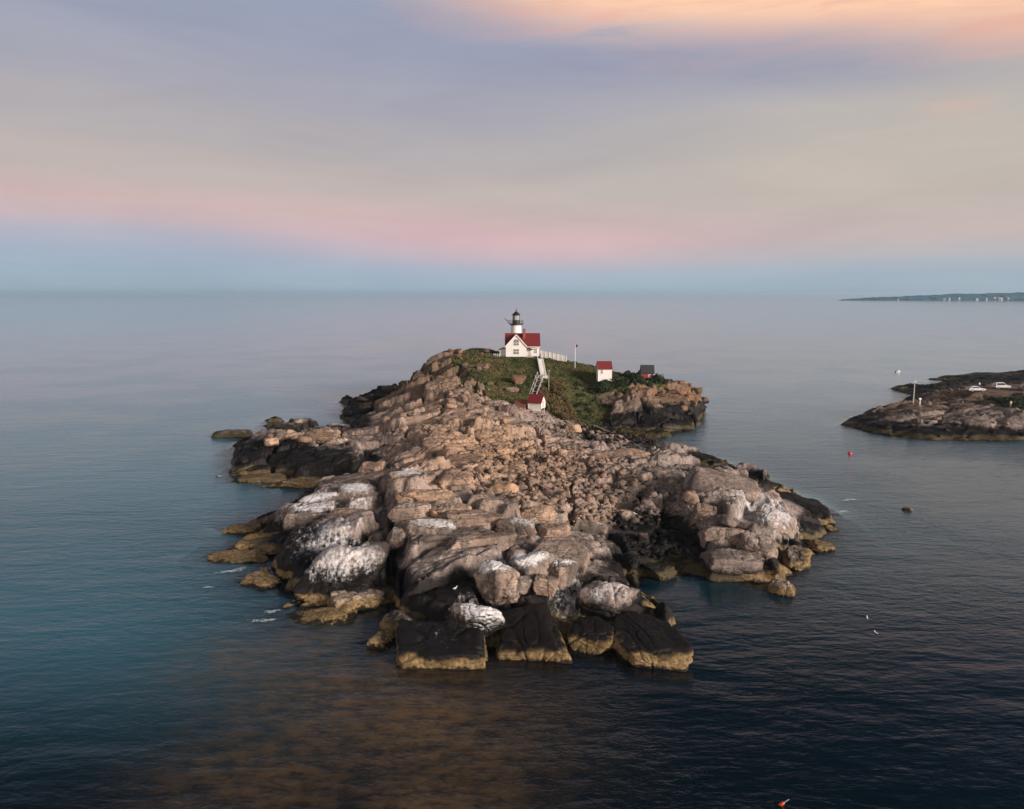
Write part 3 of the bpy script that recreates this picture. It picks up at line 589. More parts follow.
def rock_material(name, per_object):
    """weathered coastal granite. mask = (turf, guano, warmth, dark-band height / 5)"""
    m, t, out = new_mat(name)
    p = t.node('ShaderNodeBsdfPrincipled')
    geo = t.node('ShaderNodeNewGeometry')
    pos = geo.outputs['Position']
    if per_object:
        oi = t.node('ShaderNodeObjectInfo')
        mcol, alpha, rnd = oi.outputs['Color'], oi.outputs['Alpha'], oi.outputs['Random']
    else:
        at = t.node('ShaderNodeAttribute', attribute_name='mask')
        mcol, alpha, rnd = at.outputs['Color'], at.outputs['Alpha'], 0.5
    ms = t.node('ShaderNodeSeparateColor')
    t.l.new(mcol, ms.inputs[0])
    turf, guano, warm = ms.outputs
    dk = t.math('MULTIPLY', alpha, 5.0)
    sp = t.node('ShaderNodeSeparateXYZ')
    t.l.new(pos, sp.inputs[0])
    z = sp.outputs[2]
    n_big = t.noise(pos, 0.10, 4.0, 0.55)
    n_mid = t.noise(pos, 0.45, 5.0, 0.6)
    n_fin = t.noise(pos, 2.6, 6.0, 0.68)
    n_grit = t.noise(pos, 9.0, 3.0, 0.7)
    streak = t.noise(t.mapping(pos, rot=(0.2, 0.1, 0.5), scale=(1.6, 1.6, 0.35)), 1.0, 5.0, 0.62)
    stone = t.mix(t.step(n_mid, 0.35, 0.68), (0.215, 0.175, 0.156, 1), (0.44, 0.375, 0.335, 1))
    stone = t.mix(t.step(n_big, 0.40, 0.62), stone, t.mix(n_fin, (0.21, 0.172, 0.162, 1), (0.40, 0.335, 0.31, 1)))
    stone = t.mix(t.math('MULTIPLY', warm, t.step(n_fin, 0.2, 0.7, 0.55, 1.0)), stone, t.mix(n_mid, (0.48, 0.265, 0.140, 1), (0.60, 0.40, 0.25, 1)))
    if per_object:
        stone = t.mix(1.0, stone, t.ramp(rnd, [(0.0, (0.72, 0.70, 0.70, 1)), (0.5, (1.0, 0.98, 0.95, 1)), (1.0, (1.22, 1.16, 1.08, 1))], 'LINEAR'), 'MULTIPLY')
    stone = t.mix(t.math('MULTIPLY', t.step(t.noise(t.mapping(pos, loc=(40, 9, 3)), 0.17, 5.0, 0.62, 0.4), 0.47, 0.60), t.math('SUBTRACT', 0.72, t.math('MULTIPLY', warm, 0.55), clamp=True)), stone, (0.075, 0.062, 0.055, 1))
    # the hill at the far end is of a browner, darker stone
    stone = t.mix(t.step(sp.outputs[1], 166.0, 192.0), stone, t.mix(1.0, stone, (0.60, 0.50, 0.38, 1), 'MULTIPLY'))
    # dark lichen blotches and weather streaks
    stone = t.mix(t.math('MULTIPLY', t.step(streak, 0.48, 0.64), 0.7), stone, (0.085, 0.072, 0.062, 1))
    stone = t.mix(t.math('MULTIPLY', t.step(n_fin, 0.55, 0.70), 0.6), stone, (0.12, 0.10, 0.085, 1))
    stone = t.mix(t.math('MULTIPLY', t.step(n_grit, 0.55, 0.75), 0.30), stone, (0.42, 0.37, 0.33, 1))
    vw = t.node('ShaderNodeVectorMath', operation='ADD')
    wv = t.node('ShaderNodeTexNoise')
    t.l.new(pos, wv.inputs['Vector']); wv.inputs['Scale'].default_value = 0.8; wv.inputs['Detail'].default_value = 3.0
    t.l.new(pos, vw.inputs[0]); t.l.new(wv.outputs['Color'], vw.inputs[1])
    vo = t.node('ShaderNodeTexVoronoi', feature='DISTANCE_TO_EDGE')
    t.l.new(t.mapping(vw.outputs[0], rot=(0.15, 0.1, 0.4), scale=(0.36, 0.6, 0.95)), vo.inputs['Vector'])
    seam = t.math('MULTIPLY', t.step(vo.outputs['Distance'], 0.055, 0.012), t.step(n_mid, 0.40, 0.56))
    stone = t.mix(t.math('MULTIPLY', seam, 0.9), stone, (0.030, 0.025, 0.021, 1))
    blot = t.noise(pos, 0.9, 6.0, 0.7, 0.5)
    stone = t.mix(t.math('MULTIPLY', t.step(blot, 0.53, 0.64), 0.68), stone, (0.065, 0.052, 0.044, 1))
    # black splash-zone band
    wav = t.math('ADD', t.math('MULTIPLY', t.math('SUBTRACT', n_mid, 0.5), 2.6), t.math('MULTIPLY', t.math('SUBTRACT', n_fin, 0.5), 1.1))
    zz = t.math('SUBTRACT', t.math('ADD', z, wav), dk)
    black = t.mix(n_fin, (0.004, 0.004, 0.004, 1), (0.020, 0.017, 0.016, 1))
    stone = t.mix(t.step(zz, 0.55, -0.45), stone, black)
    # ochre weed and barnacle band at the water
    zo = t.math('ADD', t.math('ADD', z, t.math('MULTIPLY', t.math('SUBTRACT', n_big, 0.44), 1.3)), t.math('ADD', t.math('MULTIPLY', t.math('SUBTRACT', n_mid, 0.5), 1.5), t.math('MULTIPLY', t.math('SUBTRACT', n_fin, 0.5), 0.7)))
    ochre = t.mix(t.step(n_fin, 0.3, 0.7), (0.085, 0.056, 0.020, 1), (0.33, 0.235, 0.12, 1))
    olive = t.mix(n_fin, (0.022, 0.020, 0.010, 1), (0.105, 0.080, 0.040, 1))
    of = t.math('MULTIPLY', t.step(t.math('ADD', n_big, t.math('MULTIPLY', n_mid, 0.4)), 0.62, 0.76), 0.35 if per_object else 0.8)
    dv = t.node('ShaderNodeVectorMath', operation='DISTANCE')
    t.l.new(pos, dv.inputs[0])
    dv.inputs[1].default_value = (18.5, 87, 0.5)
    of = t.math('MAXIMUM', of, t.math('MAXIMUM', t.step(sp.outputs[1], 108.0, 140.0), t.step(dv.outputs['Value'], 11.8, 9.0)))
    ochre = t.mix(of, ochre, olive)
    stone = t.mix(t.step(zo, 1.15, 0.80), stone, ochre)
    stone = t.mix(t.step(zo, 0.30, 0.12), stone, (0.02, 0.016, 0.010, 1))
    # gull guano on ledges
    ns = t.node('ShaderNodeSeparateXYZ')
    t.l.new(geo.outputs['Normal'], ns.inputs[0])
    up = t.step(ns.outputs[2], t.math('SUBTRACT', 0.15, t.math('MULTIPLY', guano, 0.55)), 0.55)
    if per_object:
        oc = t.node('ShaderNodeTexCoord').outputs['Object']
        on = t.node('ShaderNodeSeparateXYZ')
        t.l.new(oc, on.inputs[0])
        off = t.math('MULTIPLY', t.math('SUBTRACT', rnd, 0.5), 0.35)
        rad = t.math('ADD', t.math('POWER', t.math('ABSOLUTE', t.math('ADD', on.outputs[0], off)), 2.0), t.math('POWER', t.math('ABSOLUTE', t.math('SUBTRACT', on.outputs[1], 0.08)), 2.0))
        rad = t.math('ADD', rad, t.math('MULTIPLY', t.math('SUBTRACT', n_mid, 0.5), 0.22))
        guano = t.math('MULTIPLY', guano, t.math('MULTIPLY', t.step(rad, 0.26, 0.03, 0.25, 1.12), t.step(on.outputs[2], -0.30, 0.22, 0.3, 1.0)))
    gthr = t.math('SUBTRACT', 0.77, t.math('MULTIPLY', guano, 0.43))
    gn = t.math('ADD', t.math('MULTIPLY', n_fin, 0.45), t.math('MULTIPLY', t.noise(t.mapping(pos, rot=(0.35, 0.1, 0.15), scale=(2.6, 0.8, 1.3)), 1.0, 5.0, 0.66), 0.55))
    gm = t.math('MULTIPLY', t.step(t.math('SUBTRACT', gn, gthr), -0.09, 0.17, 0.0, 0.9), t.math('MULTIPLY', up, t.step(guano, 0.08, 0.3)))
    stone = t.mix(gm, stone, t.mix(n_grit, (0.60, 0.60, 0.62, 1), (0.82, 0.82, 0.83, 1)))
    if not per_object:
        green = t.mix(t.step(n_mid, 0.38, 0.64), (0.026, 0.042, 0.013, 1), (0.092, 0.084, 0.028, 1))
        green = t.mix(t.math('MULTIPLY', t.step(n_big, 0.50, 0.64), 0.5), green, (0.13, 0.095, 0.040, 1))
        green = t.mix(t.math('MULTIPLY', t.step(n_fin, 0.4, 0.75), 0.6), green, (0.020, 0.030, 0.010, 1))
        stone = t.mix(t.step(t.math('ADD', turf, t.math('MULTIPLY', t.math('SUBTRACT', n_fin, 0.5), 0.8)), 0.40, 0.60), stone, green)
    t.l.new(stone, p.inputs['Base Color'])
    t.l.new(t.step(zz, 0.5, -0.3, 0.88, 0.55), p.inputs['Roughness'])
    p.inputs['Specular IOR Level'].default_value = 0.18
    bh = t.math('ADD', t.math('MULTIPLY', n_fin, 0.6), t.math('ADD', t.math('MULTIPLY', n_grit, 0.2), t.math('MULTIPLY', streak, 0.5)))
    bp = t.node('ShaderNodeBump')
    bp.inputs['Distance'].default_value = 0.24
    bp.inputs['Strength'].default_value = 0.75
    t.l.new(bh, bp.inputs['Height'])
    t.l.new(bp.outputs[0], p.inputs['Normal'])
    t.l.new(p.outputs[0], out.inputs[0])
    return m


M_TERR = rock_material('weathered_granite', False)
M_ROCK = rock_material('boulder_granite', True)
M_WHITE = boards('white_clapboard', (0.80, 0.79, 0.77), 0.16)
M_TRIM = paint('white_trim_paint', (0.80, 0.79, 0.76), 0.5, 0.05)
M_TOWER = paint('white_tower_paint', (0.78, 0.77, 0.74), 0.5, 0.06, 0.8)
M_ROOF = boards('red_shingles', (0.165, 0.014, 0.018), 0.22, 2, 0.03, 0.65)
M_RUST = paint('rust_brown_boards', (0.22, 0.075, 0.045), 0.8, 0.2, 2.0)
M_BLACK = paint('black_iron', (0.018, 0.017, 0.018), 0.45, 0.1, 3.0)
M_GREY = paint('weathered_grey_wood', (0.48, 0.45, 0.42), 0.8, 0.15, 2.5)
M_STONE = paint('foundation_stone', (0.030, 0.036, 0.026), 0.9, 0.3, 1.5)
M_BRICK = paint('red_brick', (0.26, 0.07, 0.05), 0.8, 0.15, 3.0)
M_REDSHED = boards('red_boards', (0.34, 0.035, 0.030), 0.2, 0, 0.02, 0.7)
M_DKROOF = boards('dark_shingles', (0.030, 0.032, 0.036), 0.2, 2, 0.03, 0.75)
M_PANE = paint('window_glass', (0.20, 0.22, 0.20), 0.15, 0.15, 1.0)
M_DKPANE = paint('dark_glass', (0.03, 0.032, 0.035), 0.08, 0.1, 1.0)
M_LENS = paint('lantern_glass', (0.42, 0.42, 0.43), 0.12, 0.1, 1.0)
M_BUOY = paint('red_buoy_paint', (0.72, 0.035, 0.045), 0.35, 0.08, 3.0)
M_ORANGE = paint('orange_buoy_paint', (0.75, 0.10, 0.03), 0.35, 0.08, 3.0)
M_CAR = paint('white_car_paint', (0.52, 0.54, 0.56), 0.25, 0.03, 1.0)
M_CARB = paint('dark_car_paint', (0.03, 0.032, 0.036), 0.25, 0.05, 1.0)
M_CARS = paint('silver_car_paint', (0.45, 0.47, 0.50), 0.25, 0.05, 1.0)
M_TYRE = paint('tyre_rubber', (0.02, 0.02, 0.02), 0.9, 0.1, 4.0)
M_GULLW = paint('white_feathers', (0.80, 0.80, 0.79), 0.8, 0.05, 6.0)
M_GULLG = paint('grey_feathers', (0.35, 0.36, 0.38), 0.8, 0.05, 6.0)
M_SKIN = paint('skin', (0.45, 0.28, 0.20), 0.6, 0.06, 5.0)
M_LOG = paint('bleached_driftwood', (0.36, 0.30, 0.24), 0.9, 0.2, 2.0)
M_LEAF = paint('shrub_leaves', (0.040, 0.060, 0.020), 0.7, 0.35, 1.2)
M_FAR = paint('haze_blue_woods', (0.001, 0.075, 0.135), 0.9, 0.3, 0.01)  # woods coloured blue: part of the distance haze is in the base colour
M_PALE = paint('pale_walls', (0.24, 0.27, 0.29), 0.7, 0.05, 0.2)


# ------------------------------------------------------------------ ground sheets
def grid_mesh(name, xs, ys, z, mat, dxy=None, mask=None, attr=None, cut=None):
    nx, ny = len(xs), len(ys)
    X, Y = np.meshgrid(xs, ys)
    co = np.empty((ny, nx, 3))
    co[..., 0], co[..., 1], co[..., 2] = X, Y, z
    if dxy is not None:
        co[..., 0] += dxy[0]
        co[..., 1] += dxy[1]
    idx = np.arange(nx * ny).reshape(ny, nx)
    q = np.stack([idx[:-1, :-1], idx[:-1, 1:], idx[1:, 1:], idx[1:, :-1]], -1).reshape(-1, 4)
    if cut is not None:
        keep = (cut.ravel()[q]).any(1)
        q = q[keep]
        used = np.unique(q)
        remap = np.full(nx * ny, -1)
        remap[used] = np.arange(len(used))
        q = remap[q]
        co = co.reshape(-1, 3)[used]
    else:
        used = np.arange(nx * ny)
        co = co.reshape(-1, 3)
    me = bpy.data.meshes.new(name)
    me.vertices.add(len(co))
    me.vertices.foreach_set('co', co.ravel())
    me.loops.add(q.size)
    me.loops.foreach_set('vertex_index', q.ravel().astype(np.int32))
    me.polygons.add(len(q))
    me.polygons.foreach_set('loop_start', np.arange(0, q.size, 4, dtype=np.int32))
    me.polygons.foreach_set('use_smooth', np.ones(len(q), bool))
    me.update(calc_edges=True)
    if mask is not None:
        a = me.color_attributes.new('mask', 'FLOAT_COLOR', 'POINT')
        a.data.foreach_set('color', mask.reshape(-1, 4)[used].astype(np.float32).ravel())
    for k, v in (attr or {}).items():
        a = me.attributes.new(k, 'FLOAT', 'POINT')
        a.data.foreach_set('value', v.ravel()[used].astype(np.float32))
    me.materials.append(mat)
    o = bpy.data.objects.new(name, me)
    COL.objects.link(o)
    return o


def spots(X, Y, lst):
    g = np.zeros(X.shape)
    for (sx, sy, r_, a_) in lst:
        g = np.maximum(g, a_ * np.exp(-((X - sx) ** 2 + (Y - sy) ** 2) / (r_ * r_)))
    return g


def dark_height(x, y):
    """height (m) of the black splash zone at a place: highest on the seaward front"""
    v = 1.9 + 2.3 * np.exp(-((y - 67.5) / 11.5) ** 2) * np.exp(-((x + 4) / 15.0) ** 2)
    v = v + 2.7 * np.exp(-((x + 25) / 9.0) ** 2 - ((y - 85) / 11.0) ** 2)      # big dark slab, front left
    v = v + 2.6 * np.exp(-((x + 46) / 10.0) ** 2 - ((y - 138) / 13.0) ** 2)   # left tongue
    v = v + 2.6 * np.exp(-((x - 18) / 6.5) ** 2 - ((y - 90) / 10.0) ** 2)     # cleft on the right
    v = v + 1.5 * np.exp(-((x - 25) / 14.0) ** 2 - ((y - 165) / 12.0) ** 2)   # weedy cove beach
    v = v + 1.0 * np.exp(-((x - 42) / 6.0) ** 2 - ((y - 104) / 12.0) ** 2)
    v = v + 3.3 * np.exp(-((x - 38) / 15.0) ** 2 - ((y - 186) / 12.0) ** 2)
    v = v + 2.6 * np.exp(-((x + 43) / 8.0) ** 2 - ((y - 212) / 26.0) ** 2) + 2.0 * np.exp(-((x + 37) / 6.0) ** 2 - ((y - 172) / 10.0) ** 2)
    v = v + 2.4 * np.exp(-((x + 31) / 9.0) ** 2 - ((y - 130) / 9.0) ** 2)
    v = v - 1.6 * np.exp(-((x - 2) / 12.0) ** 2 - ((y - 118) / 18.0) ** 2)
    return v


def warm_amount(x, y):
    return np.clip(0.95 * np.exp(-((x + 3) / 17.0) ** 2 - ((y - 122) / 26.0) ** 2) + 0.55 * np.exp(-((x + 14) / 14.0) ** 2 - ((y - 165) / 26.0) ** 2)
                   + 0.45 * np.exp(-((x - 38) / 12.0) ** 2 - ((y - 192) / 12.0) ** 2) + 0.6 * np.exp(-((x + 41) / 8.0) ** 2 - ((y - 150) / 9.0) ** 2), 0, 1)


# island
ys = [57.0]
while ys[-1] < 274:
    ys.append(ys[-1] + 0.10 + 0.0011 * (ys[-1] - 40))
ys = np.array(ys)
xs = np.arange(-74, 62, 0.21)
X, Y = np.meshgrid(xs, ys)
H, G, D = island_height(X, Y, True)
mask = np.stack([G, spots(X, Y, GUANO), warm_amount(X, Y), np.clip(dark_height(X, Y), 0.2, 5) / 5], -1)
jx = fbm2(X, Y, 2.2, 3, 201) * 0.35 * (1 - G)
jy = fbm2(X, Y, 2.2, 3, 301) * 0.35 * (1 - G)
terr = grid_mesh('island_terrain', xs, ys, H, M_TERR, (jx, jy), mask, cut=H > -4.5)
tag(terr, 'rocky granite island with a grassy hill at its far end', 'island', kind='structure')

# mainland point on the right
xs2 = np.r_[np.arange(76, 190, 0.45), np.arange(190, 340, 2.0)]
ys2 = np.r_[np.arange(156, 300, 0.45), np.arange(300, 340, 1.0)]
X2, Y2 = np.meshgrid(xs2, ys2)
H2, GR2, D2, L2 = head_height(X2, Y2, True)
mask2 = np.stack([np.clip(GR2, 0, 1), spots(X2, Y2, HEAD_GUANO), 0.05 * np.ones_like(GR2), np.clip(2.3 + 0.9 * sst(Y2, 215, 245) - 0.8 * L2 * 2, 0.1, 5) / 5], -1)
head = grid_mesh('headland_terrain', xs2, ys2, H2, M_TERR, None, mask2, cut=H2 > -3.5)
tag(head, 'low dark rocky point of the mainland at the right edge', 'headland', kind='structure')

# ------------------------------------------------------------------ sea
def sea_material():
    m, t, out = new_mat('sea_water')
    geo = t.node('ShaderNodeNewGeometry')
    pos = geo.outputs['Position']
    depth = t.node('ShaderNodeAttribute', attribute_name='depth').outputs['Fac']
    kelp = t.node('ShaderNodeAttribute', attribute_name='kelp').outputs['Fac']
    teal = t.node('ShaderNodeAttribute', attribute_name='teal').outputs['Fac']
    warp = t.noise(pos, 0.03, 2.0, 0.5)
    rot = R(-17)
    sw = t.noise(t.mapping(pos, rot=(0, 0, rot), scale=(0.09, 0.24, 0.2)), 1.0, 3.0, 0.5, 0.3)
    chop = t.noise(t.mapping(pos, rot=(0, 0, R(-8)), scale=(0.50, 1.05, 0.8)), 1.0, 4.0, 0.6, 0.2)
    fine = t.noise(t.mapping(pos, rot=(0, 0, R(12)), scale=(2.2, 3.6, 3)), 1.0, 3.0, 0.6)
    calm = t.step(warp, 0.42, 0.60, 0.55, 1.15)
    hgt = t.math('ADD', t.math('MULTIPLY', sw, 1.1), t.math('ADD', t.math('MULTIPLY', t.math('MULTIPLY', chop, calm), 0.62), t.math('MULTIPLY', t.math('MULTIPLY', fine, calm), 0.10)))
    bp = t.node('ShaderNodeBump')
    bp.inputs['Distance'].default_value = 0.19
    bp.inputs['Strength'].default_value = 0.8
    t.l.new(hgt, bp.inputs['Height'])
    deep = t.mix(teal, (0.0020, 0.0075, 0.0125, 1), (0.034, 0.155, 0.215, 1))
    deep = t.mix(t.node('ShaderNodeAttribute', attribute_name='pale').outputs['Fac'], deep, (0.155, 0.27, 0.36, 1))  # far water's base colour lightened, standing in for reflected sky and haze
    weed = t.math('MULTIPLY', kelp, t.step(t.math('ADD', t.math('MULTIPLY', chop, 0.6), t.math('ADD', t.math('MULTIPLY', fine, 0.2), t.math('MULTIPLY', sw, 0.2))), 0.38, 0.62, 0.24, 1.0))  # kelp brown, with golden ripple glints painted in along the wave heights
    weed = t.math('MULTIPLY', weed, t.step(t.noise(pos, 0.10, 3.0, 0.55, 0.5), 0.25, 0.55, 0.75, 1.0))
    deep = t.mix(weed, deep, (0.135, 0.086, 0.040, 1))
    calm_far = t.node('ShaderNodeAttribute', attribute_name='calm').outputs['Fac']
    t.l.new(t.math('SUBTRACT', 1.0, t.math('MULTIPLY', calm_far, 0.72)), bp.inputs['Strength'])
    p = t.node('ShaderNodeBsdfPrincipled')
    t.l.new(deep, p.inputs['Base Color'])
    p.inputs['Roughness'].default_value = 0.10
    p.inputs['IOR'].default_value = 1.333
    t.l.new(bp.outputs[0], p.inputs['Normal'])
    tr = t.node('ShaderNodeBsdfTransparent')
    tr.inputs[0].default_value = (0.62, 0.66, 0.58, 1)
    gl = t.node('ShaderNodeBsdfGlossy')
    gl.inputs['Roughness'].default_value = 0.08
    t.l.new(bp.outputs[0], gl.inputs['Normal'])
    fr = t.node('ShaderNodeFresnel')
    fr.inputs[0].default_value = 1.333
    t.l.new(bp.outputs[0], fr.inputs['Normal'])
    clear = t.node('ShaderNodeMixShader')
    t.l.new(fr.outputs[0], clear.inputs[0])
    t.l.new(tr.outputs[0], clear.inputs[1])
    t.l.new(gl.outputs[0], clear.inputs[2])
    T = t.math('EXPONENT', t.math('MULTIPLY', depth, -1.1))
    fin = t.node('ShaderNodeMixShader')
    t.l.new(T, fin.inputs[0])
    t.l.new(p.outputs[0], fin.inputs[1])
    t.l.new(clear.outputs[0], fin.inputs[2])
    t.l.new(fin.outputs[0], out.inputs[0])
    return m


def geo_axis(lo, hi, step, far):
    mid = np.arange(lo, hi, step)
    up, s = [hi], step
    while up[-1] < far:
        s *= 1.22
        up.append(up[-1] + s)
    dn, s = [lo - step], step
    while dn[-1] > -far:
        s *= 1.22
        dn.append(dn[-1] - s)
    return np.r_[np.array(dn[::-1]), mid, np.array(up)]


SEA_FAR = 13000
sx = geo_axis(-86, 175, 0.8, SEA_FAR)
sy = geo_axis(24, 300, 0.8, SEA_FAR)
SX, SY = np.meshgrid(sx, sy)
near = (SX > -100) & (SX < 190) & (SY > 20) & (SY < 320)
dep = np.full(SX.shape, 30.0)
dep[near] = np.minimum(-island_height(SX[near], SY[near]), -head_height(SX[near], SY[near]))
dep = np.maximum(dep, 0.0)
kelp = spots(SX, SY, KELP)
teal = np.where(SY > 0, np.maximum(0.75 * sst(SX / np.maximum(SY, 20), -0.10, -0.60) * sst(SY, 42, 72), np.maximum(0.42 * sst(SY, 55, 110) + 0.58 * sst(SY, 110, 420), sst(SY, 58, 130) * sst(SX / np.maximum(SY, 20), -0.05, -0.4))), 0.3)  # water's own teal, also raised with distance to paint the far sea brighter
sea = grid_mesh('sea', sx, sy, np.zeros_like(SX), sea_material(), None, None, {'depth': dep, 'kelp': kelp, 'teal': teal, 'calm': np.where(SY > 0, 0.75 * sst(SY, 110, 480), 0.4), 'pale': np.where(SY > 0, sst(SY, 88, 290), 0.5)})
tag(sea, 'rippled dark blue sea reaching to the horizon', 'sea', kind='structure')

# wooded shore on the horizon
def far_shore():
    n, mrow = 160, 7
    vs, fs = [], []
    for i in range(n + 1):
        t = i / n
        ax = 1560 + 2600 * t
        ay = 3560 - 260 * t + 60 * math.sin(t * 9)
        top = 46 * min(1, (t / 0.33)) ** 0.6 * (0.80 + 0.2 * float(fbm2(np.array([t * 40]), np.array([0.3]), 4.0, 4, 8)[0])) + 1.0
        top *= 0.62 + 0.38 * min(1, t / 0.2)
        wid = 60 + 700 * t
        for j in range(mrow):
            s = j / (mrow - 1)
            prof = (0.0, 0.10, 0.62, 0.92, 1.0, 0.95, 0.0)[j]
            zz = top * prof + (2.2 * float(fbm2(np.array([i * 0.9 + j * 3.1]), np.array([j * 1.7]), 1.2, 3, 18)[0]) if 1 < j < 6 else 0)
            off = (0, 0.02, 0.09, 0.2, 0.45, 0.8, 1)[j]
            vs.append((ax + 12 * math.sin(i * 1.7 + j), ay + off * wid + (10 * math.sin(i * 0.7 + 2 * j) if j else 0), max(zz, -1 if j in (0, 6) else 0.5)))
    for i in range(n):
        for j in range(mrow - 1):
            a = i * mrow + j
            fs.append((a, a + mrow, a + mrow + 1, a + 1))
    me = bpy.data.meshes.new('distant_shore')
    me.from_pydata(vs, [], fs)
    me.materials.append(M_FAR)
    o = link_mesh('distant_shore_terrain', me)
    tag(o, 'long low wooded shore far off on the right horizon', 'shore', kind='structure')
far_shore()

# ------------------------------------------------------------------ rocks
def rock_mesh(name, seed, kind, sub=5):
    rng = random.Random(seed)
    bm = bmesh.new()
    bmesh.ops.create_icosphere(bm, subdivisions=sub, radius=1)
    co = np.array([v.co[:] for v in bm.verts])
    dirs = co / np.linalg.norm(co, axis=1)[:, None]
    planes = []
    jit = {'slab': 0.15, 'block': 0.20, 'boulder': 0.35, 'ledge': 0.26}[kind]
    for ax in ((1, 0, 0), (-1, 0, 0), (0, 1, 0), (0, -1, 0), (0, 0, 1), (0, 0, -1)):
        nrm = np.array(ax, float) + np.array([rng.gauss(0, jit) for _ in range(3)])
        planes.append((nrm / np.linalg.norm(nrm), 1.0 * rng.uniform(0.92, 1.04)))
    cuts = {'slab': 11, 'block': 11, 'boulder': 16, 'ledge': 11}[kind]
    for _ in range(cuts):
        nrm = np.array([rng.gauss(0, 1) for _ in range(3)])
        nrm /= np.linalg.norm(nrm)
        lim = {'slab': (1.04, 1.4), 'block': (1.0, 1.32), 'boulder': (0.90, 1.15), 'ledge': (0.92, 1.3)}[kind]
        planes.append((nrm, rng.uniform(*lim)))
    k = {'slab': 40, 'block': 34, 'boulder': 18, 'ledge': 18}[kind]
    acc = np.zeros(len(dirs))
    for nrm, dist in planes:
        acc += np.maximum(dirs @ nrm / dist, 1e-4) ** k
    r = acc ** (-1.0 / k)
    p = dirs * r[:, None]
    s = seed * 3.7
    amp = {'slab': 0.05, 'block': 0.055, 'boulder': 0.07, 'ledge': 0.12}[kind]
    nz = vn3(p[:, 0] * 1.7 + s, p[:, 1] * 1.7, p[:, 2] * 1.7, seed) + 0.5 * vn3(p[:, 0] * 3.9, p[:, 1] * 3.9 + s, p[:, 2] * 3.9, seed + 1) + 0.3 * vn3(p[:, 0] * 9, p[:, 1] * 9, p[:, 2] * 9 + s, seed + 2)
    lay = np.abs(vn3(p[:, 0] * 0.8 + s, p[:, 1] * 0.8, p[:, 2] * (5 if kind != 'slab' else 3), seed + 5))
    gash = np.exp(-(np.abs(vn3(p[:, 0] * 1.1 + s, p[:, 1] * 1.1 - s, p[:, 2] * 0.5, seed + 8)) / 0.05) ** 2)
    gash2 = np.exp(-(np.abs(vn3(p[:, 0] * 2.0 - s, p[:, 1] * 0.7, p[:, 2] * 1.4 + s, seed + 9)) / 0.05) ** 2)
    p = p + dirs * (amp * nz - 0.05 * np.exp(-(lay / 0.10) ** 2) - 0.085 * gash - 0.075 * gash2)[:, None]
    p /= np.abs(p).max(0)[None, :]
    for v, q in zip(bm.verts, p):
        v.co = q * 0.5
    for f in bm.faces:
        f.smooth = True
    me = bpy.data.meshes.new(name)
    bm.to_mesh(me)
    bm.free()
    me.materials.append(M_ROCK)
    return me


for i, (rx, ry, rz_, rw, rd, rt, rot, tx, ty, kd, gu, wm, dk, lab) in enumerate(ROCKS):
    small = max(rw, rd) < 2.6
    o = link_mesh('rock_slab' if kd == 'slab' else 'rock_ledge' if kd == 'ledge' else 'rock_block' if kd == 'block' else 'boulder', rock_mesh('rock', 100 + i * 7, kd, 4 if small else 6 if ry < 100 else 5))
    o.location = (rx, ry, rz_)
    o.scale = (rw * 1.04, rd, rt)
    o.rotation_euler = (R(tx), R(ty), R(rot))
    o.color = (0.0, gu, wm, dk / 5)
    tag(o, lab, 'rock', 'large rocks and ledges of the island')

# loose boulders: a dozen shapes, each stone its own object
PROTO = [rock_mesh('boulder_shape', 900 + i * 13, ('boulder', 'block', 'boulder', 'ledge', 'block', 'slab')[i % 6], 3) for i in range(12)]
KEEP_OFF = [(a[0], a[1], max(a[3], a[4]) * 0.42) for a in ROCKS]


def loose(count, cx, cy, rx_, ry_, smin, smax, warm, dk, gu, label, group, seed, hf=hz, zmin=0.25, sink=0.22, rot=0.0, cat='boulder', avoid=None):
    rng = random.Random(seed)
    put, tries = [], 0
    while len(put) < count and tries < count * 60:
        tries += 1
        a, q = rng.uniform(0, 2 * math.pi), math.sqrt(rng.random())
        u, v = rx_ * q * math.cos(a), ry_ * q * math.sin(a)
        x, y = cx + u * math.cos(rot) - v * math.sin(rot), cy + u * math.sin(rot) + v * math.cos(rot)
        s = smin + (smax - smin) * rng.random() ** 2.2
        if any(math.hypot(x - a_, y - b_) < (s + c_) * 0.55 for a_, b_, c_ in put):
            continue
        if any(math.hypot(x - a_, y - b_) < c_ + s * 0.3 for a_, b_, c_ in KEEP_OFF):
            continue
        if avoid and avoid(x, y):
            continue
        h = hf(x, y)
        if h < zmin:
            continue
        put.append((x, y, s))
        o = bpy.data.objects.new('boulder', rng.choice(PROTO))
        COL.objects.link(o)
        th = s * rng.uniform(0.5, 0.85)
        o.location = (x, y, h + th * (0.5 - sink))
        o.scale = (s * rng.uniform(0.95, 1.45), s * rng.uniform(0.75, 1.1), th)
        o.rotation_euler = (rng.gauss(0, 0.22), rng.gauss(0, 0.22), rng.uniform(0, 6.28))
        o.color = (0, max(0, gu + rng.uniform(-0.2, 0.15)), min(1, max(0, warm + rng.uniform(-0.3, 0.25))), max(0.02, dk + rng.uniform(-0.3, 0.3)) / 5)
        tag(o, label, cat, group)


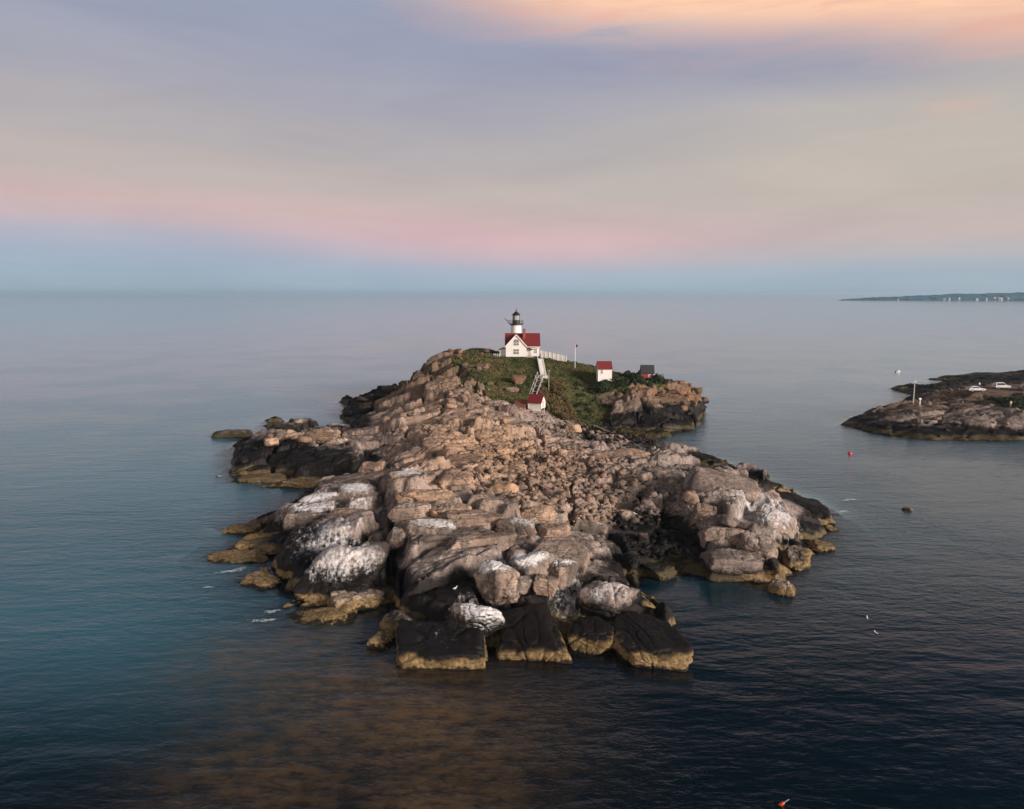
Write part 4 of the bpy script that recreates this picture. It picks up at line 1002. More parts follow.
in_water_cleft = lambda x, y: False
loose(84, 4, 108, 11, 18, 0.7, 2.1, 0.65, 0.5, 0.1, 'loose orange-tan boulder in the rubble field across the middle of the island', 'boulders of the middle rubble field', 11)
loose(26, 19, 99, 5.5, 13, 0.8, 2.3, 0.15, 3.0, 0.05, 'dark wet boulder in the shadowed cleft on the right', 'dark boulders in the right-hand cleft', 12, zmin=-0.3)
loose(32, 17, 158, 13, 11, 0.8, 2.4, 0.2, 2.4, 0.1, 'dark weedy boulder on the cove beach below the cliff', 'boulders of the cove beach', 13, zmin=0.1)
loose(22, 28, 106, 10, 10, 0.9, 2.6, 0.2, 0.6, 0.35, 'grey-brown boulder bedded in the right-hand ledges', 'boulders on the right-hand ledges', 14)
loose(26, -14, 150, 15, 22, 1.0, 3.0, 0.6, 0.7, 0.1, 'pinkish boulder on the rocky ridge left of the boathouse', 'boulders of the left ridge', 15, rot=0.2)
loose(12, -13, 206, 11, 20, 1.2, 3.0, 0.35, 0.8, 0.1, 'grey-brown boulder on the steep bluff left of the house', 'boulders of the bluff', 16)
loose(18, -47, 145, 10, 18, 1.0, 3.0, 0.35, 3.8, 0.05, 'brown and black boulder on the left tongue of rock', 'boulders of the left tongue', 17)
loose(14, -40, 210, 7, 30, 1.2, 3.2, 0.1, 4.0, 0.05, 'black weedy rock on the low shelf below the bluff', 'rocks of the low black shelf', 18, zmin=0.0)

# cliff columns of the hill's right end
def cliff_rocks():
    rng = random.Random(5)
    for k in range(36):
        t = (k + rng.random() * 0.7) / 36
        x = 25 + 27 * t + rng.uniform(-0.8, 0.8)
        yb = 184.5 + 11 * max(0, (t - 0.45)) ** 1.3 * 2.2 + rng.uniform(-1.2, 2.2)
        row = k % 3
        y = yb + (0, 2.2, 4.2)[row]
        h = (rng.uniform(2.2, 3.6), rng.uniform(3.0, 4.8), rng.uniform(3.0, 4.4))[row]
        zc = (1.3, 3.4, 5.4)[row] * (1 - 0.35 * max(0, t - 0.5) * 2)
        o = bpy.data.objects.new('rock_block', PROTO[(k * 5 + row) % 12])
        COL.objects.link(o)
        o.location = (x, y, zc)
        o.scale = (rng.uniform(2.0, 3.6), rng.uniform(2.4, 3.6), h)
        o.rotation_euler = (rng.uniform(-0.25, 0.1), rng.gauss(0, 0.16), rng.uniform(-0.5, 0.5))
        o.color = (0, rng.uniform(0, 0.25), rng.uniform(0.35, 0.8), rng.uniform(3.0, 5.0) / 5)
        tag(o, 'tan cliff rock under the grassy top at the right end of the hill', 'rock', 'cliff rocks of the hill')
cliff_rocks()
loose(20, 49, 192, 6, 14, 1.2, 2.8, 0.55, 3.0, 0.1, 'brown boulder tumbled at the right tip of the hill', 'boulders of the right tip', 19, zmin=-0.2, rot=-0.3)
loose(26, 118, 205, 24, 26, 0.6, 1.7, 0.1, 1.6, 0.3, 'small grey boulder on the mainland point', 'boulders of the mainland point', 20, hf=hz2, avoid=lambda x, y: poly_dist(np.array([x]), np.array([y]), HEAD_LOT)[0] > -1.5 or poly_dist(np.array([x]), np.array([y]), HEAD_GRASS)[0] > 0)
loose(20, 112, 168, 30, 6, 0.9, 2.2, 0.1, 2.6, 0.05, 'dark rock along the near shore of the mainland point', 'shore rocks of the mainland point', 21, hf=hz2, zmin=-0.2)

# the small stones between them, too many to count
def rubble():
    rng = np.random.default_rng(21)
    src = [rock_mesh('stone', 1500 + i * 11, ('boulder', 'block')[i % 2], 2) for i in range(4)]
    geo = []
    for me in src:
        geo.append((np.array([v.co[:] for v in me.vertices]), np.array([p.vertices[:] for p in me.polygons])))
        bpy.data.meshes.remove(me)
    for (name, cx, cy, rx_, ry_, n, smin, smax, warm, dk, lab) in (
            ('rubble', 6, 112, 13, 22, 1500, .30, 1.0, .6, .5, 'small orange-tan stones filling the rubble field'),
            ('rubble', 17, 158, 14, 12, 900, .35, 1.1, .2, 2.2, 'small dark weedy stones of the cove beach'),
            ('rubble', 19, 98, 7, 14, 600, .35, 1.0, .1, 3.0, 'small dark wet stones in the right-hand cleft')):
        V_, F_, k0 = [], [], 0
        q = np.sqrt(rng.random(n)); a = rng.uniform(0, 6.28, n)
        xx, yy = cx + rx_ * q * np.cos(a), cy + ry_ * q * np.sin(a)
        hh = island_height(xx, yy)
        for x_, y_, h_ in zip(xx, yy, hh):
            if h_ < 0.05 or any(abs(x_ - c[0]) < c[2] and abs(y_ - c[1]) < c[2] for c in KEEP_OFF):
                continue
            co, fa = geo[rng.integers(4)]
            s_ = smin + (smax - smin) * rng.random() ** 2.5
            al = rng.uniform(0, 6.28)
            c_, d_ = math.cos(al), math.sin(al)
            sc_ = np.array([s_ * rng.uniform(.9, 1.5), s_, s_ * rng.uniform(.5, .9)])
            p = co * sc_
            p = np.c_[p[:, 0] * c_ - p[:, 1] * d_, p[:, 0] * d_ + p[:, 1] * c_, p[:, 2] + p[:, 0] * rng.normal(0, .2)] + np.array([x_, y_, h_ + s_ * .12])
            V_.append(p); F_.append(fa + k0); k0 += len(co)
        me = bpy.data.meshes.new(name)
        me.from_pydata(np.concatenate(V_).tolist(), [], np.concatenate(F_).tolist())
        me.polygons.foreach_set('use_smooth', [True] * len(me.polygons))
        me.materials.append(M_ROCK)
        o = link_mesh(name, me)
        o.color = (0, .1, warm, dk / 5)
        tag(o, lab, 'stones', kind='stuff')
rubble()

# ------------------------------------------------------------------ turf and shrubs
def turf():
    rng = np.random.default_rng(4)
    n = 26000
    x, y = rng.uniform(-18, 47, n), rng.uniform(170, 254, n)
    h, g, d = island_height(x, y, True)
    k = g > 0.55
    hx, hy = np.abs(x - HOUSE_XY[0]) < 5.6, np.abs(y - HOUSE_XY[1]) < 5.2
    k &= ~(hx & hy)
    x, y, h = x[k], y[k], h[k]
    n = len(x)
    a = rng.uniform(0, 6.28, n)
    s = rng.uniform(0.12, 0.34, n)
    up = rng.uniform(0.12, 0.42, n)
    lx, ly = rng.normal(0, 0.14, n), rng.normal(0, 0.14, n)
    vs = np.empty((n, 3, 3))
    vs[:, 0] = np.c_[x - np.cos(a) * s, y - np.sin(a) * s, h - 0.05]
    vs[:, 1] = np.c_[x + np.cos(a) * s, y + np.sin(a) * s, h - 0.05]
    vs[:, 2] = np.c_[x + lx, y + ly, h + up]
    me = bpy.data.meshes.new('grass')
    me.from_pydata(vs.reshape(-1, 3).tolist(), [], np.arange(n * 3).reshape(-1, 3).tolist())
    m, t, out = new_mat('turf_blades')
    p = t.node('ShaderNodeBsdfPrincipled')
    pos = t.node('ShaderNodeNewGeometry').outputs['Position']
    nb, nf = t.noise(pos, 0.10, 4.0, 0.55), t.noise(pos, 0.8, 3.0, 0.6)
    c = t.mix(t.step(nf, 0.35, 0.7), (0.028, 0.046, 0.014, 1), (0.098, 0.088, 0.031, 1))
    c = t.mix(t.math('MULTIPLY', t.step(nb, 0.50, 0.64), 0.5), c, (0.14, 0.105, 0.045, 1))
    t.l.new(c, p.inputs['Base Color'])
    p.inputs['Roughness'].default_value = 0.9
    t.l.new(p.outputs[0], out.inputs[0])
    me.materials.append(m)
    tag(link_mesh('grass', me), 'short green and brown turf over the hill', 'grass', kind='stuff')
turf()


def leaf_material(name, lo, hi):
    m, t, out = new_mat(name)
    p = t.node('ShaderNodeBsdfPrincipled')
    pos = t.node('ShaderNodeNewGeometry').outputs['Position']
    nz = t.noise(pos, 1.1, 4.0, 0.65)
    t.l.new(t.mix(t.step(nz, 0.3, 0.7), lo + (1,), hi + (1,)), p.inputs['Base Color'])
    p.inputs['Roughness'].default_value = 0.85
    t.l.new(p.outputs[0], out.inputs[0])
    return m


M_SHRUB = leaf_material('dark_shrub_leaves', (0.014, 0.028, 0.013), (0.045, 0.065, 0.024))
M_DRY = leaf_material('dry_brown_leaves', (0.075, 0.055, 0.022), (0.19, 0.135, 0.058))


def shrub_mesh(seed, mat):
    rng = np.random.default_rng(seed)
    n = 900
    dv = rng.normal(0, 1, (n, 3))
    dv /= np.linalg.norm(dv, axis=1)[:, None]
    dv[:, 2] = np.abs(dv[:, 2])
    lump = 0.75 + 0.35 * vn3(dv[:, 0] * 2.2 + seed, dv[:, 1] * 2.2, dv[:, 2] * 2.2, seed)
    rad = lump * rng.uniform(0.55, 1.0, n) ** 0.5
    c = dv * rad[:, None] * np.array([0.5, 0.5, 0.9])
    t1 = rng.normal(0, 1, (n, 3)); t1 /= np.linalg.norm(t1, axis=1)[:, None]
    t2 = np.cross(t1, rng.normal(0, 1, (n, 3))); t2 /= np.linalg.norm(t2, axis=1)[:, None]
    s = rng.uniform(0.035, 0.085, n)[:, None]
    vs = np.stack([c - t1 * s, c - t2 * s * 0.7, c + t1 * s, c + t2 * s * 0.7], 1).reshape(-1, 3)
    me = bpy.data.meshes.new('shrub')
    me.from_pydata(vs.tolist(), [], np.arange(n * 4).reshape(-1, 4).tolist())
    me.materials.append(mat)
    return me


def shrubs():
    rng = random.Random(3)
    dark = [shrub_mesh(40 + i, M_SHRUB) for i in range(4)]
    dry = [shrub_mesh(60 + i, M_DRY) for i in range(3)]
    k = 0
    for i in range(60):
        t = rng.random()
        x, y = 21.5 + 22 * t + rng.uniform(-1, 1), 189.5 + 6 * t + rng.uniform(-1.5, 6.0)
        o = bpy.data.objects.new('shrub', rng.choice(dark)); COL.objects.link(o)
        s = rng.uniform(2.2, 4.0)
        o.location = (x, y, hz(x, y) - 0.15)
        o.scale = (s, s * 0.9, s * rng.uniform(0.45, 0.7))
        o.rotation_euler = (0, 0, rng.uniform(0, 6.28))
        tag(o, 'low dark green shrub along the cliff edge below the two small red sheds', 'shrub', 'dark shrubs along the cliff edge')
    for i in range(30):
        x, y = rng.uniform(15.5, 24.5), rng.uniform(176, 194)
        o = bpy.data.objects.new('shrub', rng.choice(dark)); COL.objects.link(o)
        s = rng.uniform(1.4, 2.8)
        o.location = (x, y, hz(x, y) - 0.15)
        o.scale = (s, s * 0.9, s * rng.uniform(0.3, 0.45))
        o.rotation_euler = (0, 0, rng.uniform(0, 6.28))
        tag(o, 'dark green shrub in the grassy gully between the brown bank and the cliff', 'shrub', 'dark shrubs in the gully')
    for i in range(46):
        x, y = rng.uniform(7.0, 15.5), rng.uniform(172, 187)
        o = bpy.data.objects.new('shrub', rng.choice(dry)); COL.objects.link(o)
        s = rng.uniform(2.0, 3.8)
        o.location = (x, y, hz(x, y) - 0.15)
        o.scale = (s, s * 0.9, s * rng.uniform(0.5, 0.75))
        o.rotation_euler = (0, 0, rng.uniform(0, 6.28))
        tag(o, 'dry brown shrub on the bank right of the boathouse', 'shrub', 'dry brown shrubs on the bank')
    for i in range(40):
        x, y = rng.uniform(8.0, 24.0), rng.uniform(212, 226)
        o = bpy.data.objects.new('shrub', rng.choice(dry)); COL.objects.link(o)
        s = rng.uniform(1.2, 2.4)
        o.location = (x, y, hz(x, y) - 0.1)
        o.scale = (s, s, s * rng.uniform(0.3, 0.5))
        o.rotation_euler = (0, 0, rng.uniform(0, 6.28))
        tag(o, 'brown withered shrub along the hilltop behind the white fence', 'shrub', 'withered shrubs along the hilltop')
    for i in range(90):
        x, y = rng.uniform(115, 136), rng.uniform(171, 191)
        if poly_dist(np.array([x]), np.array([y]), HEAD_GRASS)[0] < 0.3:
            continue
        o = bpy.data.objects.new('shrub', rng.choice(dark)); COL.objects.link(o)
        s = rng.uniform(2.2, 4.0)
        o.location = (x, y, hz2(x, y) - 0.1)
        o.scale = (s, s, s * rng.uniform(0.3, 0.45))
        o.rotation_euler = (0, 0, rng.uniform(0, 6.28))
        tag(o, 'low dark green shrub in front of the parked cars', 'shrub', 'dark shrubs below the parked cars')
shrubs()

# ------------------------------------------------------------------ keeper's house
def window(parent, cx, y, z0, wd, ht, arched=False, name='window'):
    """sash window on a wall that faces -y"""
    m = MB().box(cx - wd / 2 - .1, cx + wd / 2 + .1, y - .07, y - .002, z0 - .1, z0).box(cx - wd / 2 - .1, cx - wd / 2, y - .05, y - .002, z0, z0 + ht)
    m.box(cx + wd / 2, cx + wd / 2 + .1, y - .05, y - .002, z0, z0 + ht)
    m.box(cx - .03, cx + .03, y - .045, y - .012, z0, z0 + ht).box(cx - wd / 2, cx - .03, y - .04, y - .012, z0 + ht * .48, z0 + ht * .54).box(cx + .03, cx + wd / 2, y - .04, y - .012, z0 + ht * .48, z0 + ht * .54)
    if arched:
        m.bar((cx - wd / 2 - .08, y - .025, z0 + ht), (cx - wd * .22, y - .025, z0 + ht + wd * .28), .1, .045)
        m.bar((cx + wd / 2 + .08, y - .025, z0 + ht), (cx + wd * .22, y - .025, z0 + ht + wd * .28), .1, .045)
        m.bar((cx - wd * .24, y - .025, z0 + ht + wd * .28), (cx + wd * .24, y - .025, z0 + ht + wd * .28), .1, .045)
    else:
        m.box(cx - wd / 2 - .1, cx + wd / 2 + .1, y - .06, y - .002, z0 + ht, z0 + ht + .12)
    f = m.build(name, M_TRIM, parent)
    g = MB()
    if arched:
        g.prism([(cx - wd / 2, z0), (cx + wd / 2, z0), (cx + wd / 2, z0 + ht), (cx + wd * .22, z0 + ht + wd * .26), (cx - wd * .22, z0 + ht + wd * .26), (cx - wd / 2, z0 + ht)], 'y', y - .010, y - .001)
    else:
        g.box(cx - wd / 2, cx + wd / 2, y - .010, y - .001, z0, z0 + ht)
    g.build('pane', M_PANE, f)
    return f


def roof_pair(ridge_a, ridge_b, run, drop, axis, th=.14, over=.25):
    """two roof slopes; ridge along 'x' or 'y' between a and b; returns a MB"""
    m = MB()
    (a0, c0, z0), b0 = ridge_a, ridge_b
    k = (run + over) / run
    for s in (-1, 1):
        out = [(c0, z0), (c0 + s * run * k, z0 - drop * k), (c0 + s * run * k, z0 - drop * k + th), (c0, z0 + th)]
        m.prism(out, axis, a0, b0)
    return m


def keepers_house():
    hx, hy, hz0 = HOUSE[0], HOUSE[1] + 0.4, HOUSE[2]
    t = empty('keepers_house', (hx, hy, hz0), 0, 'white clapboard keeper\'s house with red roof and a steep front gable on the hilltop', 'house')
    MB().box(-3.0, 6.8, .9, 7.2, -1.2, .25).box(-3.0, 3.1, -.75, .9, -1.2, .25).build('foundation', M_STONE, t)
    # body: main range (ridge along x) and the front gable (ridge along y)
    MB().prism([(1.0, .25), (7.1, .25), (7.1, 3.35), (4.05, 6.55), (1.0, 3.35)], 'x', -2.9, 6.7) \
        .prism([(-2.9, .25), (3.0, .25), (3.0, 3.2), (.05, 6.45), (-2.9, 3.2)], 'y', -.65, .995).build('wall', M_WHITE, t)
    rf = MB()
    over = .3
    for s in (-1, 1):      # main range
        k = (3.05 + .35) / 3.05
        c = 4.05
        rf.prism([(c, 6.56), (c + s * 3.05 * k, 6.56 - 3.2 * k), (c + s * 3.05 * k, 6.56 - 3.2 * k + .16), (c, 6.72)], 'x', -3.2, 7.0)
    for s in (-1, 1):      # front gable
        k = (2.95 + .3) / 2.95
        rf.prism([(.05, 6.46), (.05 + s * 2.95 * k, 6.46 - 3.25 * k), (.05 + s * 2.95 * k, 6.46 - 3.25 * k + .15), (.05, 6.61)], 'y', -.9, 4.03)
    roof = rf.build('roof', M_ROOF, t)
    vb = MB()
    for s in (-1, 1):
        vb.bar((.05, -.93, 6.52), (.05 + s * 3.23, -.93, 6.52 - 3.56), .05, .24)
    vb.build('bargeboard', M_TRIM, t)
    # gutter edge and fascia
    MB().box(3.3, 7.0, .55, .63, 2.88, 3.03).build('fascia', M_TRIM, t)
    ch = MB().box(2.0, 2.75, 2.6, 3.3, 4.9, 8.0).box(1.93, 2.82, 2.53, 3.37, 7.75, 7.92).build('chimney', M_BRICK, t)
    window(t, .05, -.65, 3.45, 1.5, 1.35, True)
    window(t, .05, -.65, .95, 1.6, 1.45)
    window(t, 5.6, 1.0, 1.1, .8, 1.4)
    # lean-to on the left
    MB().prism([(-4.7, .25), (-2.905, .25), (-2.905, 2.7), (-4.7, 2.05)], 'y', .6, 3.6).build('lean_to', M_WHITE, t)
    MB().prism([(-4.95, 2.0), (-2.91, 2.78), (-2.91, 2.92), (-4.95, 2.14)], 'y', .35, 3.8).build('lean_to_roof', M_ROOF, t)
    # small entry porch in the corner on the right
    MB().prism([(3.02, 2.75), (5.0, 2.15), (5.0, 2.27), (3.02, 3.0)], 'y', -.35, .98).build('porch_roof', M_DKROOF, t)
    for px in (4.8,):
        MB().box(px - .06, px + .06, -.3, -.18, .25, 2.16).build('porch_post', M_TRIM, t)
    MB().box(3.1, 5.0, -.35, .98, .05, .25).build('porch_floor', M_GREY, t)
    d = MB().box(3.5, 4.4, .93, .996, .25, 2.2).build('door', M_GREY, t)
    MB().box(4.25, 4.31, .88, .93, 1.15, 1.21).build('handle', M_BLACK, d)
    MB().box(3.38, 3.5, .95, .997, .25, 2.3).box(4.4, 4.52, .95, .997, .25, 2.3).build('door_frame', M_TRIM, t)
    # back steps landing with railing at the left
    MB().box(-6.6, -4.75, .4, 2.8, -.2, -.05).build('landing', M_GREY, t)
    rl = MB()
    for q in (-6.5, -5.9, -5.3, -4.8):
        rl.box(q - .05, q + .05, .42, .52, -1.2, .95)
    rl.box(-6.6, -4.75, .43, .51, .86, .95).box(-6.6, -4.75, .44, .50, .35, .42)
    rl.box(-6.58, -6.5, .5, 2.8, .86, .95)
    rl.build('railing', M_TRIM, t)
keepers_house()


def lighthouse():
    cx, cy, z0 = HOUSE[0] + .1, HOUSE[1] + 10.0, HOUSE[2]
    t = empty('lighthouse', (cx, cy, z0), 0, 'white round lighthouse tower with black lantern rising behind the house', 'lighthouse')
    MB().lathe([(1.75, -1.5), (1.72, 0), (1.52, 8.6), (1.52, 8.75)], 28).build('tower', M_TOWER, t, True)
    MB().lathe([(1.55, 8.752), (1.9, 9.0), (2.25, 9.1), (2.25, 9.25), (.9, 9.26)], 28).build('gallery', M_BLACK, t)
    rl = MB()
    for k in range(16):
        a = 2 * math.pi * k / 16
        b = 2 * math.pi * (k + 1) / 16
        rl.bar((2.17 * math.cos(a), 2.17 * math.sin(a), 9.25), (2.17 * math.cos(a), 2.17 * math.sin(a), 10.2), .05)
        for zz in (9.6, 9.92, 10.22):
            rl.bar((2.17 * math.cos(a), 2.17 * math.sin(a), zz), (2.17 * math.cos(b), 2.17 * math.sin(b), zz), .04)
    rl.build('railing', M_BLACK, t)
    MB().lathe([(1.12, 9.262), (1.12, 10.35), (1.05, 10.36)], 20).build('lantern_base', M_BLACK, t)
    ln = MB().lathe([(1.0, 10.362), (1.0, 11.7)], 10).build('lantern_glass', M_LENS, t)
    mu = MB()
    for k in range(10):
        a = 2 * math.pi * k / 10
        mu.bar((1.02 * math.cos(a), 1.02 * math.sin(a), 10.36), (1.02 * math.cos(a), 1.02 * math.sin(a), 11.72), .09)
    mu.build('mullion', M_BLACK, ln)
    MB().lathe([(.28, 10.364), (.42, 10.7), (.42, 11.3), (.28, 11.6)], 14).build('lamp', M_BRICK, ln, True)
    rf = MB().lathe([(1.28, 11.702), (1.28, 11.8), (1.0, 12.15), (.5, 12.6), (.18, 12.8), (.12, 12.95)], 20).build('lantern_roof', M_BLACK, t)
    MB().lathe([(.10, 12.951), (.2, 13.1), (.2, 13.22), (.05, 13.35), (.035, 14.1)], 10).build('finial', M_BLACK, rf)
    MB().bar((-2.1, -.3, 9.25), (-2.7, -.3, 10.1), .14).bar((-2.7, -.3, 10.1), (-3.35, -.3, 10.65), .26, .2).bar((-2.6, -.3, 9.9), (-2.1, -.3, 10.2), .12).build('horn_bracket', M_BLACK, t)
    MB().bar((2.3, -.2, 9.2), (2.32, -.2, 11.4), .08).build('aerial', M_GREY, t)
lighthouse()


# ------------------------------------------------------------------ small sheds
def shed(name, loc, rz, label, w, d, wall_h, rise, wmat, rmat, trims=True, ridge='x', base=-1.6, win=None, door=None, bands=False):
    t = empty(name, loc, rz, label, 'shed')
    if ridge == 'x':
        MB().prism([(-d / 2, base), (d / 2, base), (d / 2, wall_h), (0, wall_h + rise), (-d / 2, wall_h)], 'x', -w / 2, w / 2).build('wall', wmat, t)
        rf = MB()
        for s in (-1, 1):
            k = 1 + .25 / (d / 2)
            rf.prism([(0, wall_h + rise + .005), (s * d / 2 * k, wall_h + rise - rise * k + .005), (s * d / 2 * k, wall_h + rise - rise * k + .14), (0, wall_h + rise + .145)], 'x', -w / 2 - .2, w / 2 + .2)
        rf.build('roof', rmat, t)
    if win:
        window(t, *win)
    if door:
        cx, w_, h_ = door
        dd = MB().box(cx - w_ / 2, cx + w_ / 2, -d / 2 - .05, -d / 2 - .002, 0, h_).build('door', M_GREY, t)
        MB().box(cx + w_ / 2 - .14, cx + w_ / 2 - .08, -d / 2 - .1, -d / 2 - .05, h_ * .5, h_ * .5 + .06).build('handle', M_BLACK, dd)
    if trims:
        tr = MB()
        for sx_ in (-1, 1):
            tr.box(sx_ * w / 2 - .07, sx_ * w / 2 + .07, -d / 2 - .03, -d / 2 + .10, base, wall_h - .1)
        tr.box(-w / 2 - .1, w / 2 + .1, -d / 2 - .04, -d / 2 - .003, wall_h - .28, wall_h - .12) if bands else None
        tr.build('corner_trim', M_TRIM, t)
    return t


shed('oil_house', (REDHOUSE[0], REDHOUSE[1] + 2.2, REDHOUSE[2] + .45), R(3), 'small white shed with a red roof and one dark window at the cliff edge', 3.5, 3.0, 1.85, 1.65, M_WHITE, M_ROOF, win=(-.85, -1.5, .5, .6, .95))
shed('storage_shed', (SHED[0], SHED[1] + 1.6, SHED[2] - .1), R(-4), 'small red shed with a dark roof near the right tip of the hill', 3.2, 3.0, 1.9, 1.75, M_REDSHED, M_DKROOF, door=(.5, .8, 1.5), bands=True)
tp = empty('signal_pole', (SHEDPOLE[0] - .1, SHEDPOLE[1] + .3, hz(*SHEDPOLE[:2]) - .2), 0, 'thin dark pole with a crossbar beside the small red shed', 'pole')
MB().bar((0, 0, 0), (0, 0, 4.4), .12).build('post', M_BLACK, tp)
MB().bar((-.45, 0, 3.7), (.45, 0, 3.7), .10).build('crossbar', M_BLACK, tp)

bh = shed('boathouse', (BOAT[0] + .7, BOAT[1] + 1.8, BOAT[2] + 1.05), R(-24), 'little white boathouse with a red roof at the foot of the hill', 3.1, 2.8, 1.35, 1.5, M_WHITE, M_ROOF, base=-.1)
MB().box(1.552, 1.60, -.5, .5, 0.05, 1.6).build('door', M_GREY, bh)
pr_ = MB().prism([(-1.52, -.12), (1.52, -.12), (1.15, -.7), (-1.15, -.7)], 'y', -1.5, -1.3)
pr_.build('skirt', M_TRIM, bh)
for q in (-1.3, 0, 1.3):
    for e in (-1.2, 1.2):
        MB().box(q - .1, q + .1, e - .1, e + .1, -2.2, -.102).build('pile', M_GREY, bh)
rr = empty('lean_to_shed', (BOAT[0] - 2.9, BOAT[1] + 2.3, BOAT[2] - .1), R(-20), 'rust-brown lean-to roof half behind rocks on the left of the white boathouse', 'shed')
MB().prism([(-1.5, -.6), (1.5, -.6), (1.5, 1.3), (-1.5, 1.3)], 'x', -1.5, 1.2).build('wall', M_RUST, rr)
MB().prism([(-1.8, 1.25), (1.7, 2.5), (1.7, 2.63), (-1.8, 1.38)], 'x', -1.7, 1.4).build('roof', M_RUST, rr)

# ------------------------------------------------------------------ stair, tramway, fences, poles
def walkway():
    a, b = Vector(WALK0), Vector(WALK1)
    a.z, b.z = hz(a.x, a.y) + .25, hz(b.x, b.y) + .35
    lift = max(hz(a.x + (b.x - a.x) * q / 12 + e, a.y + (b.y - a.y) * q / 12) - (a.z + (b.z - a.z) * q / 12) for q in range(13) for e in (-.7, 0, .7))
    a.z += max(0, lift + .15)
    b.z += max(0, lift + .15)
    t = empty('stairway', a, 0, 'straight white wooden stairway running down the grass from the house', 'stairs')
    a, b = Vector((0, 0, 0)), b - a
    n = 26
    st = MB()
    for k in range(n):
        p = a + (b - a) * ((k + .5) / n)
        st.box(p.x - .62, p.x + .62, p.y - .30, p.y + .30, p.z + .10, p.z + .17)
    st.build('tread', M_TRIM, t)
    rs = MB()
    for k in range(n):
        p = a + (b - a) * ((k + .5) / n)
        rs.box(p.x - .61, p.x + .61, p.y - .295, p.y - .255, p.z - .10, p.z + .098)
    rs.build('riser', M_TRIM, t)
    for s in (-.68, .68):
        MB().bar(a + Vector((s, 0, .1)), b + Vector((s, 0, .1)), .09, .34).build('stringer', M_TRIM, t)
        rl = MB().bar(a + Vector((s, 0, 1.0)), b + Vector((s, 0, 1.0)), .08, .1).bar(a + Vector((s, 0, .6)), b + Vector((s, 0, .6)), .05, .08)
        for k in range(9):
            p = a + (b - a) * (k / 8)
            rl.bar(p + Vector((s, 0, -1.0)), p + Vector((s, 0, 1.0)), .09)
        rl.build('handrail', M_TRIM, t)
walkway()


def tramway():
    a, b = Vector(TRAM0), Vector(TRAM1)
    a.z = hz(WALK1[0], WALK1[1]) + .6
    t = empty('tramway', a, 0, 'sloping weathered timber tramway with two rails from the stairway foot to the boathouse', 'tramway')
    b = b - a
    a = Vector((0, 0, 0))
    for s in (-.6, .6):
        MB().bar(a + Vector((s, 0, .5)), b + Vector((s, 0, .5)), .16, .3).build('rail', M_GREY, t)
        MB().bar(a + Vector((s * 1.5, 0, 1.3)), b + Vector((s * 1.5, 0, 1.3)), .09).build('handrail', M_GREY, t)
    for k in range(5):
        p = a + (b - a) * (k / 4)
        MB().bar(p + Vector((-.9, 0, .28)), p + Vector((.9, 0, .28)), .14).bar(p + Vector((-.85, 0, -2.2)), p + Vector((-.85, 0, 1.3)), .14).bar(p + Vector((.85, 0, -2.2)), p + Vector((.85, 0, 1.3)), .14).build('trestle', M_GREY, t)
    MB().box(-1.6, 1.8, -.6, 1.4, -.4, .28).build('landing', M_GREY, t)
tramway()


def plank_fence():
    a, b = Vector(FENCE0), Vector(FENCE1)
    t = empty('board_fence', a, 0, 'solid white board fence sloping down to the right from the house', 'fence')
    n = 6
    a.z, b.z = hz(a.x, a.y), hz(b.x, b.y)
    t.location = a
    lift = max(hz(a.x + (b.x - a.x) * q / 12, a.y + (b.y - a.y) * q / 12) - (a.z + (b.z - a.z) * q / 12) for q in range(13)) + .2
    prev = None
    for k in range(n + 1):
        p = a + (b - a) * (k / n)
        g = Vector((p.x, p.y, p.z - .25 + lift))
        top = g.z + 1.95 - .45 * k / n
        q = g - a
        MB().box(q.x - .08, q.x + .08, q.y - .08, q.y + .08, q.z - 1.2, top - a.z + .12).build('post', M_TRIM, t)
        if prev is not None:
            (q0, t0), (q1, t1) = prev, (q, top - a.z)
            d = (Vector((q1.x, q1.y, 0)) - Vector((q0.x, q0.y, 0))).normalized()
            nrm = Vector((-d.y, d.x, 0)) * .03
            u, v = q0 + d * .09, q1 - d * .09
            vs = []
            for s in (-1, 1):
                vs += [(u.x + nrm.x * s, u.y + nrm.y * s, q0.z - .1), (v.x + nrm.x * s, v.y + nrm.y * s, q1.z - .1), (v.x + nrm.x * s, v.y + nrm.y * s, t1), (u.x + nrm.x * s, u.y + nrm.y * s, t0)]
            MB().add(vs, [(0, 1, 2, 3), (7, 6, 5, 4), (0, 4, 5, 1), (1, 5, 6, 2), (2, 6, 7, 3), (3, 7, 4, 0)]).build('panel', M_WHITE, t)
        prev = (q, top - a.z)
plank_fence()

fz = hz(*FLAG[:2])
fp = empty('flagpole', (FLAG[0], FLAG[1], fz - .3), 0, 'tall white flagpole with a small dark pennant on the hill right of the fence', 'flagpole')
MB().lathe([(.08, 0), (.07, 3.5), (.05, 6.9)], 10).build('pole', M_TRIM, fp)
MB().add([(0.02, 0, 6.75), (.75, .1, 6.45), (.62, .12, 6.05), (.05, 0, 5.85), (0.02, .03, 6.75), (.75, .13, 6.45), (.62, .15, 6.05), (.05, .03, 5.85)], [(0, 1, 2, 3), (7, 6, 5, 4), (0, 4, 5, 1), (1, 5, 6, 2), (2, 6, 7, 3), (3, 7, 4, 0)]).build('pennant', M_BLACK, fp)
MB().lathe([(.03, 6.9), (.11, 6.98), (.03, 7.08)], 8).build('ball', M_BLACK, fp)
pz = hz(*POLE[:2])
lp = empty('light_pole', (POLE[0] + .6, POLE[1] + 6, hz(POLE[0] + .6, POLE[1] + 6) - .3), 0, 'thin pale wooden pole standing beside the white stairway', 'pole')
MB().lathe([(.10, 0), (.08, 5.4)], 8).build('post', M_LOG, lp)
